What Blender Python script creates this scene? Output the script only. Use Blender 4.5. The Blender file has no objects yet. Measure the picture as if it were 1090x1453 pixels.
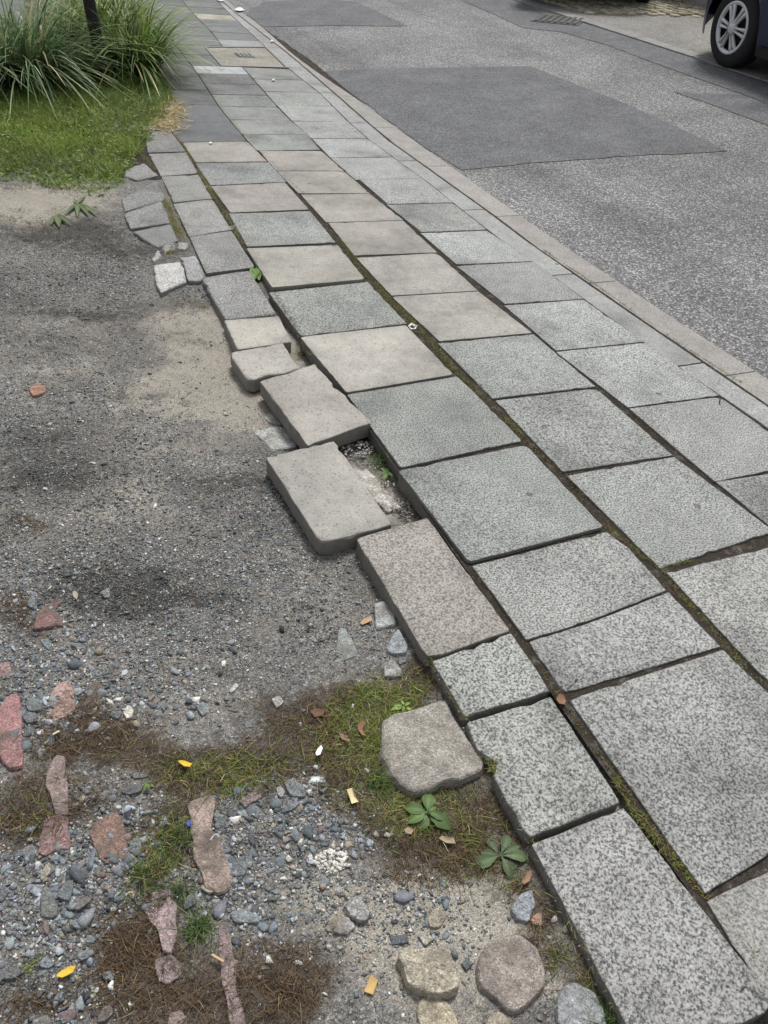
import bpy, bmesh, math, random
import numpy as np
from mathutils import Matrix, Vector, Euler
random.seed(7); RNG = np.random.default_rng(11)
SC = bpy.context.scene
COL = SC.collection

# ------------------------------------------------------------------ camera
# The pavement is a plane that falls 5.3 degrees towards the road.  "s-frame": x across the pavement towards the
# road, y along it, z off its surface, origin under the camera.  Q turns the s-frame into the level world.
TH = math.radians(5.3)
Q = np.array([[math.cos(TH), 0, math.sin(TH)], [0, 1, 0], [-math.sin(TH), 0, math.cos(TH)]])
QE = (0, TH, 0)
F, CX, CY, HC = 1092.0, 545.0, 726.5, 1.55
yaw, pit, rol = [math.radians(a) for a in (28.0, 39.4, -7.6)]
_f = np.array([math.sin(yaw)*math.cos(pit), math.cos(yaw)*math.cos(pit), -math.sin(pit)])
_r = np.array([math.cos(yaw), -math.sin(yaw), 0]); _d = np.cross(_f, _r)
_r, _d = _r*math.cos(rol)+_d*math.sin(rol), -_r*math.sin(rol)+_d*math.cos(rol)
CM = np.array([_r, _d, _f])
cam = bpy.data.objects.new('camera', bpy.data.cameras.new('camera')); COL.objects.link(cam)
m3 = Q @ np.array([_r, -_d, -_f]).T
M4 = Matrix([[*m3[i], (Q @ np.array([0, 0, HC]))[i]] for i in range(3)] + [[0, 0, 0, 1]])
cam.matrix_world = M4
cam.data.sensor_fit = 'VERTICAL'; cam.data.sensor_height = 24; cam.data.lens = 24*F/1453
cam.data.clip_start = 0.05; cam.data.clip_end = 1000
SC.camera = cam

# ------------------------------------------------------------------ sky, sun, exposure
SUN_EL, SUN_AZ = math.radians(58), math.radians(40)     # azimuth from +y towards +x
w = bpy.data.worlds.new('World'); SC.world = w; w.use_nodes = True
nt = w.node_tree; nt.nodes.clear()
sky = nt.nodes.new('ShaderNodeTexSky'); sky.sky_type = 'NISHITA'; sky.sun_disc = False
sky.sun_elevation = SUN_EL; sky.sun_rotation = SUN_AZ; sky.air_density = 1.0; sky.dust_density = 3.0
hs = nt.nodes.new('ShaderNodeHueSaturation'); hs.inputs['Saturation'].default_value = 0.22
bg = nt.nodes.new('ShaderNodeBackground'); bg.inputs['Strength'].default_value = 0.115
wo = nt.nodes.new('ShaderNodeOutputWorld')
nt.links.new(sky.outputs[0], hs.inputs['Color']); nt.links.new(hs.outputs[0], bg.inputs['Color']); nt.links.new(bg.outputs[0], wo.inputs['Surface'])
sl = bpy.data.lights.new('sun', 'SUN'); sl.energy = 2.1; sl.angle = math.radians(14); sl.color = (1.0, 0.975, 0.94)
sun = bpy.data.objects.new('sun', sl); COL.objects.link(sun)
sd = Vector((math.sin(SUN_AZ)*math.cos(SUN_EL), math.cos(SUN_AZ)*math.cos(SUN_EL), math.sin(SUN_EL)))
sun.rotation_euler = sd.to_track_quat('Z', 'Y').to_euler(); sun.location = (0, 0, 20)
SC.view_settings.view_transform = 'Standard'; SC.view_settings.look = 'None'
SC.view_settings.exposure = 0.48; SC.view_settings.gamma = 1.0; SC.view_settings.use_curve_mapping = False

# ------------------------------------------------------------------ projection helpers
XK, ZK, RB = 2.93, -0.02, 0.11       # the road: hinge at the kerb, rise across in the s-frame
def ray(px, py): return CM.T @ np.array([(px-CX)/F, (py-CY)/F, 1.0])
def at(px, py, z=0.0):               # image point -> s-frame point on the plane z
    v = ray(px, py); t = (z-HC)/v[2]; return v*t+np.array([0, 0, HC])
def aroad(px, py, dz=0.0):
    v = ray(px, py); t = (ZK+dz-RB*XK-HC)/(v[2]-RB*v[0]); return v*t+np.array([0, 0, HC])
def zroad(x): return ZK+RB*(x-XK)
def proj(P):                         # s-frame points (n,3) -> image points
    v = (np.asarray(P)-np.array([0, 0, HC])) @ CM.T
    return np.stack([CX+F*v[:, 0]/v[:, 2], CY+F*v[:, 1]/v[:, 2]], 1)
def W(p): return Vector((Q @ np.asarray(p, float)).tolist())

def hsh(ix, iy, k):
    n = (ix*374761393+iy*668265263+k*974634777) & 0x7fffffff
    n = (n ^ (n >> 13))*1274126177 & 0x7fffffff
    return ((n ^ (n >> 16)) & 0xffff)/65535.0
def vnoise(x, y, k=0):
    x = np.asarray(x, float); y = np.asarray(y, float)
    ix = np.floor(x).astype(np.int64); iy = np.floor(y).astype(np.int64); fx = x-ix; fy = y-iy
    fx = fx*fx*(3-2*fx); fy = fy*fy*(3-2*fy)
    return ((hsh(ix, iy, k)*(1-fx)+hsh(ix+1, iy, k)*fx)*(1-fy)+(hsh(ix, iy+1, k)*(1-fx)+hsh(ix+1, iy+1, k)*fx)*fy)*2-1
def fbm(x, y, o=4, k=0):
    s = 0; a = 1; t = 0
    for i in range(o): s = s+a*vnoise(np.asarray(x)*2**i, np.asarray(y)*2**i, k+i); t += a; a *= .5
    return s/t

# ------------------------------------------------------------------ object helpers
def tag(o, label=None, cat=None, group=None, kind=None):
    if label: o['label'] = label
    if cat: o['category'] = cat
    if group: o['group'] = group
    if kind: o['kind'] = kind
    return o
def meshobj(name, verts, faces, mat, parent=None, loc=(0, 0, 0), rot=(0, 0, 0), smooth=False, cols=None):
    me = bpy.data.meshes.new(name)
    if isinstance(faces, np.ndarray):
        V = np.asarray(verts, np.float32); n, k = faces.shape
        me.vertices.add(len(V)); me.vertices.foreach_set('co', V.ravel())
        me.loops.add(n*k); me.loops.foreach_set('vertex_index', faces.astype(np.int32).ravel())
        me.polygons.add(n); me.polygons.foreach_set('loop_start', np.arange(0, n*k, k, dtype=np.int32))
        me.polygons.foreach_set('loop_total', np.full(n, k, np.int32))
        me.update(calc_edges=True); me.validate()
    else:
        me.from_pydata([tuple(map(float, v)) for v in verts], [], faces)
    if smooth: me.polygons.foreach_set('use_smooth', np.ones(len(me.polygons), bool))
    if cols is not None:
        a = me.color_attributes.new('col', 'FLOAT_COLOR', 'POINT')
        c = np.ones((len(me.vertices), 4), np.float32); c[:, :cols.shape[1]] = cols; a.data.foreach_set('color', c.ravel())
    if mat: me.materials.append(mat)
    o = bpy.data.objects.new(name, me); COL.objects.link(o); o.location = loc; o.rotation_euler = rot
    if parent: o.parent = parent
    return o
def empty(name, loc, rot=(0, 0, 0)):
    o = bpy.data.objects.new(name, None); COL.objects.link(o); o.location = loc; o.rotation_euler = rot; o.empty_display_size = .05
    return o

# ------------------------------------------------------------------ materials
class NT:
    def __init__(s, name, rough=0.9, spec=0.3):
        s.m = bpy.data.materials.new(name); s.m.use_nodes = True; s.t = s.m.node_tree
        s.b = s.t.nodes['Principled BSDF']; s.b.inputs['Roughness'].default_value = rough
        s.b.inputs['Specular IOR Level'].default_value = spec
    def n(s, typ, **kw):
        n = s.t.nodes.new('ShaderNode'+typ)
        for k, v in kw.items():
            if k in n.inputs: n.inputs[k].default_value = v
            else: setattr(n, k, v)
        return n
    def l(s, a, b): s.t.links.new(a, b)
    def val(s, x, sock):
        if isinstance(x, (int, float)): sock.default_value = x
        elif isinstance(x, tuple): sock.default_value = (*x, 1) if len(x) == 3 else x
        else: s.l(x, sock)
    def math(s, op, a, b=0.0, clamp=False):
        n = s.n('Math', operation=op, use_clamp=clamp); s.val(a, n.inputs[0]); s.val(b, n.inputs[1]); return n.outputs[0]
    def mix(s, fac, a, b, mode='MIX'):
        n = s.n('Mix', data_type='RGBA', blend_type=mode, clamp_result=False); s.val(fac, n.inputs[0]); s.val(a, n.inputs[6]); s.val(b, n.inputs[7]); return n.outputs[2]
    def ramp(s, fac, stops, interp='LINEAR'):
        n = s.n('ValToRGB'); n.color_ramp.interpolation = interp; e = n.color_ramp.elements
        while len(e) < len(stops): e.new(0.5)
        for i, (p, c) in enumerate(stops):
            e[i].position = p; e[i].color = (c, c, c, 1) if isinstance(c, (int, float)) else (*c, 1)
        s.l(fac, n.inputs[0]); return n.outputs[0]
    def coord(s, rnd=False):
        tc = s.n('TexCoord'); o = tc.outputs['Object']
        if rnd:
            oi = s.n('ObjectInfo'); v = s.n('VectorMath', operation='SCALE'); v.inputs[0].default_value = (37.1, 51.7, 13.3)
            s.l(oi.outputs['Random'], v.inputs['Scale']); a = s.n('VectorMath', operation='ADD'); s.l(o, a.inputs[0]); s.l(v.outputs[0], a.inputs[1]); o = a.outputs[0]
        return o
    def noise(s, co, scale, detail=4, rough=.55):
        n = s.n('TexNoise', Scale=scale, Detail=detail, Roughness=rough); s.l(co, n.inputs['Vector']); return n.outputs['Fac']
    def vor(s, co, scale, feature='F1', rnd=1.0):
        n = s.n('TexVoronoi', feature=feature, Scale=scale, Randomness=rnd); s.l(co, n.inputs['Vector']); return n
    def cell(s, co, scale):
        v = s.vor(co, scale); sp = s.n('SeparateColor'); s.l(v.outputs['Color'], sp.inputs[0]); return sp.outputs[0], v.outputs['Distance'], sp.outputs[1]
    def bump(s, h, strength=.3, dist=.003, prev=None):
        n = s.n('Bump', Strength=strength, Distance=dist); s.l(h, n.inputs['Height'])
        if prev is not None: s.l(prev, n.inputs['Normal'])
        return n.outputs[0]
    def done(s, col, normal=None, rough=None):
        s.val(col, s.b.inputs['Base Color'])
        if normal is not None: s.l(normal, s.b.inputs['Normal'])
        if rough is not None: s.val(rough, s.b.inputs['Roughness'])
        return s.m

def mat_slab():
    s = NT('exposed_aggregate_concrete', .88, .25); co = s.coord(True)
    oi = s.n('ObjectInfo')
    c1, d1, c1b = s.cell(co, 165); c2, d2, c2b = s.cell(co, 340)
    big = s.ramp(s.noise(co, 165, 3, .70), [(.34, .05), (.425, .20), (.47, .74), (.515, 1.18), (.64, 1.75)])
    fine = s.ramp(c2, [(0, .42), (.25, .82), (.6, 1.08), (1, 1.42)])
    sp = s.mix(.27, big, fine, 'MIX')
    spf = s.ramp(c2, [(0, .80), (.3, .96), (.7, 1.04), (1, 1.14)])
    rare = s.ramp(c1b, [(0, .62), (.03, .62), (.04, 1), (1, 1)], 'CONSTANT')
    spf = s.mix(1.0, spf, rare, 'MULTIPLY')
    k = s.mix(oi.outputs['Alpha'], spf, sp)
    st = s.ramp(s.noise(co, 5.5, 5, .62), [(.28, .80), (.5, 1.0), (.75, 1.10)])
    st2 = s.ramp(s.noise(co, 23, 4, .6), [(.3, .90), (.7, 1.07)])
    col = s.mix(1.0, oi.outputs['Color'], k, 'MULTIPLY'); col = s.mix(1.0, col, st, 'MULTIPLY'); col = s.mix(1.0, col, st2, 'MULTIPLY')
    big2 = s.ramp(s.noise(co, 2.3, 6, .66), [(.30, .62), (.47, .95), (.70, 1.16)]); col = s.mix(1.0, col, big2, 'MULTIPLY')
    scuff = s.ramp(s.noise(co, 11, 7, .78), [(.56, 0), (.70, 1)]); col = s.mix(s.math('MULTIPLY', scuff, .42), col, (.115, .115, .105))
    # dark lichen spots, and grime that has collected along the arris (vertex attribute)
    v = s.vor(co, 9.0); spot = s.ramp(s.math('ADD', v.outputs['Distance'], s.math('MULTIPLY', s.noise(co, 70, 3), .16)), [(.115, 1), (.15, 0)])
    sel = s.ramp(s.cell(co, 9.0)[2], [(.0, 1), (.22, 1), (.23, 0)], 'CONSTANT')
    col = s.mix(s.math('MULTIPLY', s.math('MULTIPLY', spot, sel), .6), col, (.06, .065, .06))
    gum = s.ramp(s.vor(co, 4.3).outputs['Distance'], [(.050, 1), (.062, 0)]); col = s.mix(s.math('MULTIPLY', gum, s.ramp(s.cell(co, 4.3)[2], [(.0, .7), (.45, .0)], 'CONSTANT')), col, (.07, .072, .07))
    at_ = s.n('Attribute', attribute_name='col'); spc = s.n('SeparateColor'); s.l(at_.outputs['Color'], spc.inputs[0])
    gr = s.math('MULTIPLY', spc.outputs[0], s.ramp(s.noise(co, 16, 4, .7), [(.3, .1), (.65, .9)]))
    col = s.mix(s.math('MULTIPLY', gr, .45), col, (.075, .072, .055))
    col = s.mix(spc.outputs[1], col, s.mix(s.noise(co, 30, 4), (.11, .10, .085), (.21, .20, .175)))
    h = s.math('ADD', s.math('MULTIPLY', c1, .6), s.math('MULTIPLY', c2, .4))
    nb = s.bump(h, .45, .0022); nb = s.bump(s.noise(co, 12, 3), .25, .006, nb)
    return s.done(col, nb)
def mat_asphalt_coarse():
    s = NT('worn_coarse_asphalt', .85, .3); co = s.coord()
    c1, d1, c1b = s.cell(co, 120); c2, d2, c2b = s.cell(co, 260)
    a = s.ramp(c1, [(0, (.028, .030, .033)), (.34, (.055, .057, .060)), (.62, (.115, .115, .115)), (.80, (.20, .197, .19)), (1, (.44, .43, .41))])
    b = s.ramp(c2, [(0, (.035, .036, .04)), (.5, (.10, .10, .10)), (1, (.30, .29, .28))])
    col = s.mix(1.0, s.mix(.36, a, b), (1.24, 1.25, 1.26), 'MULTIPLY')
    big = s.ramp(s.noise(co, 1.3, 6, .65), [(.3, .72), (.7, 1.22)]); col = s.mix(1.0, col, big, 'MULTIPLY')
    mp = s.n('Mapping'); mp.inputs['Scale'].default_value = (1.6, .12, 1); s.l(co, mp.inputs[0]); tr = s.ramp(s.noise(mp.outputs[0], 1.4, 4, .6), [(.35, .78), (.6, 1.1)]); col = s.mix(1.0, col, tr, 'MULTIPLY')
    nb = s.bump(s.math('ADD', c1, d1), .6, .004)
    return s.done(col, nb)
def mat_asphalt_smooth():
    s = NT('fine_asphalt_patch', .82, .3); co = s.coord()
    c1, d1, _ = s.cell(co, 170)
    col = s.ramp(c1, [(0, (.045, .047, .052)), (.6, (.095, .098, .104)), (1, (.20, .203, .208))])
    n1 = s.ramp(s.noise(co, 2.6, 8, .72), [(.28, .70), (.5, 1.0), (.75, 1.38)]); col = s.mix(1.0, col, n1, 'MULTIPLY')
    n2 = s.ramp(s.noise(co, 14, 4, .6), [(.3, .93), (.72, 1.1)]); col = s.mix(1.0, col, n2, 'MULTIPLY')
    return s.done(col, s.bump(s.math('ADD', c1, s.math('MULTIPLY', s.noise(co, 45, 4), 1.5)), .5, .004))
def mat_kerb():
    s = NT('granite_kerb', .85, .3); co = s.coord(True); oi = s.n('ObjectInfo')
    c1, d1, _ = s.cell(co, 260); k = s.ramp(c1, [(0, .62), (.4, .95), (1, 1.3)])
    st = s.ramp(s.noise(co, 7, 5, .6), [(.3, .84), (.7, 1.12)])
    col = s.mix(1.0, s.mix(1.0, oi.outputs['Color'], k, 'MULTIPLY'), st, 'MULTIPLY')
    return s.done(col, s.bump(c1, .3, .002))
def mat_lot():
    s = NT('gritty_soil', .95, .15); co = s.coord()
    at_ = s.n('Attribute', attribute_name='col'); sp = s.n('SeparateColor'); s.l(at_.outputs['Color'], sp.inputs[0])
    sand, soil, dark = sp.outputs[0], sp.outputs[1], sp.outputs[2]
    c1, d1, c1b = s.cell(co, 230); c2, d2, c2b = s.cell(co, 520); c3, d3, c3b = s.cell(co, 90)
    grit = s.ramp(c1, [(0, (.035, .035, .037)), (.3, (.085, .084, .082)), (.62, (.165, .162, .155)), (.88, (.27, .265, .25)), (1, (.50, .49, .46))])
    grit2 = s.ramp(c2, [(0, (.05, .048, .045)), (.6, (.155, .148, .135)), (1, (.38, .37, .35))])
    g = s.mix(.45, grit, grit2)
    bn = s.noise(co, 9, 6, .65)
    brown = s.ramp(c2, [(0, (.078, .070, .060)), (.5, (.160, .146, .126)), (1, (.29, .27, .24))])
    g = s.mix(s.ramp(bn, [(.42, 0), (.62, .7)]), g, brown)
    g = s.mix(1.0, g, s.ramp(s.noise(co, 2.4, 7, .7), [(.30, .62), (.46, .92), (.54, 1.05), (.72, 1.35)]), 'MULTIPLY')
    g = s.mix(1.0, g, s.ramp(s.noise(co, 40, 4, .6), [(.30, .80), (.70, 1.18)]), 'MULTIPLY')
    sandc = s.ramp(c2, [(0, (.20, .178, .145)), (.5, (.32, .293, .245)), (1, (.50, .47, .415))])
    nz = s.noise(co, 19, 7, .78)
    def soft(f): return s.ramp(s.math('ADD', f, s.math('MULTIPLY', s.math('SUBTRACT', nz, .5), 2.4)), [(.30, 0), (.72, 1)])
    g = s.mix(s.math('MULTIPLY', soft(sand), .8), g, sandc)
    soilc = s.ramp(s.math('ADD', s.math('MULTIPLY', c2, .6), s.math('MULTIPLY', nz, .4)), [(0, (.022, .017, .013)), (.5, (.058, .044, .033)), (1, (.135, .11, .085))])
    g = s.mix(s.math('MULTIPLY', soft(soil), .8), g, soilc)
    g = s.mix(s.math('MULTIPLY', soft(dark), .85), g, s.mix(1.0, g, (.34, .33, .31), 'MULTIPLY'))
    h = s.math('ADD', s.math('MULTIPLY', c1, .6), s.math('ADD', s.math('MULTIPLY', c2, .4), s.math('MULTIPLY', bn, 1.0)))
    nb = s.bump(h, .7, .006)
    return s.done(g, nb)
def mat_vcol(name, rough=.9, spec=.25, speck=0.0, scale=200, transl=0.0, vary=0.25):
    s = NT(name, rough, spec); co = s.coord()
    a = s.n('Attribute', attribute_name='col'); col = a.outputs['Color']
    if speck > 0:
        c1, d1, _ = s.cell(co, scale); k = s.ramp(c1, [(0, 1-speck), (.5, 1), (1, 1+speck)]); col = s.mix(1.0, col, k, 'MULTIPLY')
        st = s.ramp(s.noise(co, scale*.12, 5, .65), [(.28, 1-vary), (.72, 1+vary)]); col = s.mix(1.0, col, st, 'MULTIPLY')
        nb = s.bump(s.math('ADD', s.math('MULTIPLY', c1, .4), s.noise(co, scale*.3, 4)), .5, .004)
        s.done(col, nb)
    else: s.done(col)
    if transl > 0:
        tr = s.n('BsdfTranslucent'); s.l(col, tr.inputs['Color']); ms = s.n('MixShader'); ms.inputs[0].default_value = transl
        s.l(s.b.outputs[0], ms.inputs[1]); s.l(tr.outputs[0], ms.inputs[2]); s.l(ms.outputs[0], s.t.nodes['Material Output'].inputs['Surface'])
    return s.m
def mat_stone():      # colour from the object, mottled and gritty
    s = NT('mottled_stone', .9, .25); co = s.coord(True); oi = s.n('ObjectInfo')
    c1, d1, c1b = s.cell(co, 330); c2, d2, _ = s.cell(co, 130)
    k = s.ramp(c1, [(0, .62), (.4, .95), (.8, 1.12), (1, 1.5)])
    st = s.ramp(s.noise(co, 26, 6, .68), [(.25, .62), (.5, 1), (.75, 1.32)])
    col = s.mix(1.0, s.mix(1.0, oi.outputs['Color'], k, 'MULTIPLY'), st, 'MULTIPLY')
    w2 = s.ramp(s.noise(co, 55, 4, .7), [(.60, 0), (.74, .7)])
    col = s.mix(s.math('MULTIPLY', w2, s.math('SUBTRACT', 1.0, oi.outputs['Alpha'])), col, (.46, .44, .40))
    dirt = s.ramp(s.noise(co, 18, 6, .75), [(.44, 0), (.62, 1)])
    col = s.mix(s.math('MULTIPLY', dirt, s.math('SUBTRACT', .95, s.math('MULTIPLY', oi.outputs['Alpha'], .5))), col, s.mix(s.noise(co, 120, 3), (.075, .06, .047), (.20, .175, .145)))
    return s.done(col, s.bump(s.math('ADD', s.math('MULTIPLY', c1, .35), s.math('MULTIPLY', s.noise(co, 60, 5, .7), 1.6)), .8, .012))
def mat_plain(name, col, rough=.6, spec=.4, metal=0.0, noise=0.0, nscale=30):
    s = NT(name, rough, spec); s.b.inputs['Metallic'].default_value = metal
    if noise:
        co = s.coord(); k = s.ramp(s.noise(co, nscale, 5, .6), [(.3, 1-noise), (.7, 1+noise)]); return s.done(s.mix(1.0, col, k, 'MULTIPLY'), s.bump(s.noise(co, nscale*3, 4), .2, .002))
    return s.done(col)

M_SLAB = mat_slab(); M_COARSE = mat_asphalt_coarse(); M_SMOOTH = mat_asphalt_smooth(); M_KERB = mat_kerb(); M_LOT = mat_lot()
M_GRAVEL = mat_vcol('gravel_stone', .9, .25, .25, 420); M_STONE = mat_stone()
M_LEAF = mat_vcol('plant_leaf', .55, .35, transl=.25); M_MOSS = mat_vcol('dry_moss', .9, .15, transl=.15)
M_DRYLEAF = mat_vcol('dry_leaf', .7, .25, transl=.1)

# ------------------------------------------------------------------ ground sheet
meshobj('ground', [(-200, -200, -.62), (200, -200, -.62), (200, 200, -.62), (-200, 200, -.62)], [(0, 1, 2, 3)],
        mat_plain('far_soil', (.10, .085, .065), .95, .1, 0, .3, 2))['kind'] = 'structure'

# ------------------------------------------------------------------ the gravel lot
LY = [-1, -.2, .5, 1.0, 1.45, 2.6, 3.2, 3.8, 5.4]; LZ = [-.045, -.04, -.036, -.036, -.052, -.056, -.034, -.014, -.008]
SAND = [(660, 1330, 170, 130, 1), (80, 520, 90, 16, .5), (220, 580, 120, 14, .5), (240, 640, 100, 12, .45), (400, 780, 60, 14, .5), (120, 380, 60, 10, .4), (350, 520, 110, 70, 1.0), (290, 455, 100, 40, .8), (240, 545, 90, 20, .6), (60, 285, 110, 26, 1.1), (340, 590, 60, 40, .6), (190, 715, 90, 40, .55), (470, 1290, 130, 60, .55), (60, 300, 70, 30, .5), (430, 830, 60, 30, .4), (540, 690, 45, 60, .9), (250, 350, 30, 30, .4), (240, 940, 160, 25, .35)]
SOIL = [(140, 1055, 95, 38, 1), (480, 1040, 120, 60, 1.1), (310, 1085, 110, 40, .9), (190, 1340, 90, 80, 1), (50, 1150, 70, 55, 1), (400, 1390, 90, 75, 1), (630, 1180, 120, 75, 1.1), (30, 880, 45, 40, .7), (260, 1180, 70, 60, .8), (250, 1440, 120, 50, 1), (60, 1420, 80, 40, .6), (760, 1290, 40, 60, .9), (830, 1400, 40, 70, 1.1), (470, 760, 40, 60, .35), (600, 960, 40, 40, 1), (470, 1000, 90, 40, .7), (330, 640, 100, 30, .3)]
DARK = [(170, 835, 95, 38, 1.3), (60, 690, 90, 16, .6), (330, 690, 80, 18, .6), (120, 440, 140, 14, .7), (290, 430, 70, 14, .6), (300, 860, 70, 14, .5), (450, 900, 80, 20, .5), (60, 480, 70, 18, .5), (430, 700, 40, 40, .6), (100, 665, 130, 24, .55), (260, 480, 60, 20, .45), (100, 330, 170, 22, .45), (60, 620, 80, 24, .5), (200, 360, 120, 18, .6), (340, 740, 120, 30, .35), (310, 600, 70, 14, .3), (110, 330, 90, 30, .4), (250, 520, 40, 12, .4)]
GRAV = [(90, 600, 170, 70, .7), (290, 790, 230, 75, .95), (60, 780, 110, 100, .9), (180, 400, 230, 40, .55), (130, 940, 150, 90, .9), (430, 1170, 150, 80, .9), (70, 1270, 130, 130, 1), (330, 900, 250, 60, .5), (160, 1180, 110, 80, .9), (450, 640, 60, 50, .5), (230, 680, 230, 40, .4), (380, 1300, 120, 120, .8), (570, 1290, 150, 70, .5), (100, 1420, 110, 60, .8)]
COARSE = [(50, 1290, 110, 110, 1), (90, 1000, 100, 70, .9), (430, 1160, 90, 60, 1), (170, 1180, 70, 60, .9), (190, 1000, 170, 30, .4), (340, 1240, 70, 90, .8), (120, 1420, 90, 60, .7), (340, 1340, 60, 90, .5), (570, 1280, 90, 60, .25), (60, 870, 70, 60, .6), (130, 1240, 90, 60, .8)]
def blob(px, L):
    x = np.clip(px[:, 0], -60, 1090); y = np.clip(px[:, 1], 0, 1500); o = np.zeros(len(x))
    wx = 34*fbm(x*.016, y*.02, 4, 301)+9*fbm(x*.11, y*.13, 3, 303); wy = 26*fbm(x*.016, y*.02, 4, 302)+8*fbm(x*.11, y*.13, 3, 304); x = x+wx; y = y+wy*np.clip(y/900, .3, 1)
    for cx, cy, rx, ry, a in L: o = o+a*np.exp(-1.1*(((x-cx)/rx)**2+((y-cy)/ry)**2))
    return np.clip(o, 0, 1.2)
RUTS = [(tuple(at(x, y, -.05)[:2]), tuple(at(u, v, -.05)[:2]), k) for x, y, u, v, k in [(90, 548, 345, 568, 0), (95, 745, 235, 690, 1), (120, 610, 330, 640, 0), (130, 470, 330, 500, 0), (380, 880, 500, 860, 0)]]
def lotz(x, y):
    x = np.asarray(x, float); y = np.asarray(y, float)
    z = np.interp(y, LY, LZ)
    z = z-.012*np.clip((x-.70)/.3, 0, 1)*(y > 1.3)*(y < 3.1)
    z = z+.013*fbm(x*3.1, y*3.1, 3, 3)+.008*fbm(x*15, y*15, 3, 9)+.0035*fbm(x*60, y*60, 2, 17)
    for (ax, ay), (bx, by), kind in RUTS:
        ux, uy = bx-ax, by-ay; L = math.hypot(ux, uy); ux /= L; uy /= L; t = ((x-ax)*ux+(y-ay)*uy); dd = (x-ax)*(-uy)+(y-ay)*ux; m = np.clip(t/.08, 0, 1)*np.clip((L-t)/.08, 0, 1)
        z = z+m*(-.007*np.exp(-(dd/.05)**2)+(.0035*np.sin(dd*2*math.pi/.019) if kind == 0 else .0035*np.sin((t+np.abs(dd)*.7)*2*math.pi/.028))*np.exp(-(dd/.07)**4))
    return z
x0, x1, y0, y1, d = -1.6, 1.14, -.35, 5.4, .0125
gx = np.arange(x0, x1+d/2, d); gy = np.arange(y0, y1+d/2, d); X, Y = np.meshgrid(gx, gy); nx, ny = len(gx), len(gy)
Pl = np.stack([X.ravel(), Y.ravel(), lotz(X.ravel(), Y.ravel())], 1); px = proj(Pl)
lotcol = np.stack([blob(px, SAND), blob(px, SOIL), blob(px, DARK)], 1)
far = px[:, 1] < 300
I = (np.arange(ny-1)[:, None]*nx+np.arange(nx-1)[None, :]).ravel()
lot = meshobj('gravel_lot', Pl, np.stack([I, I+1, I+nx+1, I+nx], 1), M_LOT, rot=QE, smooth=True, cols=lotcol); lot['kind'] = 'structure'
# coarser sheet round it, reaching well past the frame
gx2 = np.concatenate([np.arange(-30, -2, 2.), np.arange(-2, 3.0, .1)]); gy2 = np.concatenate([np.arange(-8, -1, 1.), np.arange(-1, 14, .12), np.arange(14, 60, 2.)])
X, Y = np.meshgrid(gx2, gy2); xf, yf = X.ravel(), Y.ravel(); inside = (xf > x0+.02) & (xf < x1+1.8) & (yf > y0+.02) & (yf < y1-.02)
zz = np.where(inside, -.11, np.where(xf > .95, -.10, np.interp(yf, LY, LZ)-.004+.012*fbm(xf*3, yf*3, 3, 5)-.0*xf))
zz = np.where((xf <= x0+.1) & ~inside, np.interp(yf, LY, LZ)-.006+.012*fbm(xf*3, yf*3, 3, 5)-.05*np.clip(-xf-4, 0, 40), zz)
Pv = np.stack([xf, yf, zz], 1); nx2, ny2 = len(gx2), len(gy2); I = (np.arange(ny2-1)[:, None]*nx2+np.arange(nx2-1)[None, :]).ravel()
pv = proj(Pv); okv = (yf > -1) & (xf > -3); cv = np.zeros((len(Pv), 3)); cv[:, 1] = np.where(yf > 5, .75, .25)
meshobj('verge', Pv, np.stack([I, I+1, I+nx2+1, I+nx2], 1), M_LOT, rot=QE, smooth=True, cols=cv)['kind'] = 'structure'

# ------------------------------------------------------------------ pavement: bed and slabs
gx3 = np.arange(1.02, 2.80, .03); gy3 = np.arange(-1.2, 16, .05); X, Y = np.meshgrid(gx3, gy3); xf, yf = X.ravel(), Y.ravel()
shift = np.interp(yf, [0, 5, 11, 16], [0, 0, .42, .75])
zz = -.0065+.0035*fbm(xf*14, yf*14, 3, 21)
Pb = np.stack([xf+shift-.0, yf, zz], 1); Pb[:, 0] = np.where(xf < 1.05, xf+shift-np.where(yf > 5.0, .75, 0), Pb[:, 0])
n3, k3 = len(gx3), len(gy3); I = (np.arange(k3-1)[:, None]*n3+np.arange(n3-1)[None, :]).ravel()
cb = np.zeros((len(Pb), 3)); cb[:, 1] = .85; cb[:, 2] = .7  # soil bed; the dark channel also puts joint shadow into its colour
pavement = meshobj('pavement', Pb, np.stack([I, I+1, I+n3+1, I+n3], 1), M_LOT, rot=QE, smooth=True, cols=cb); pavement['kind'] = 'structure'

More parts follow.
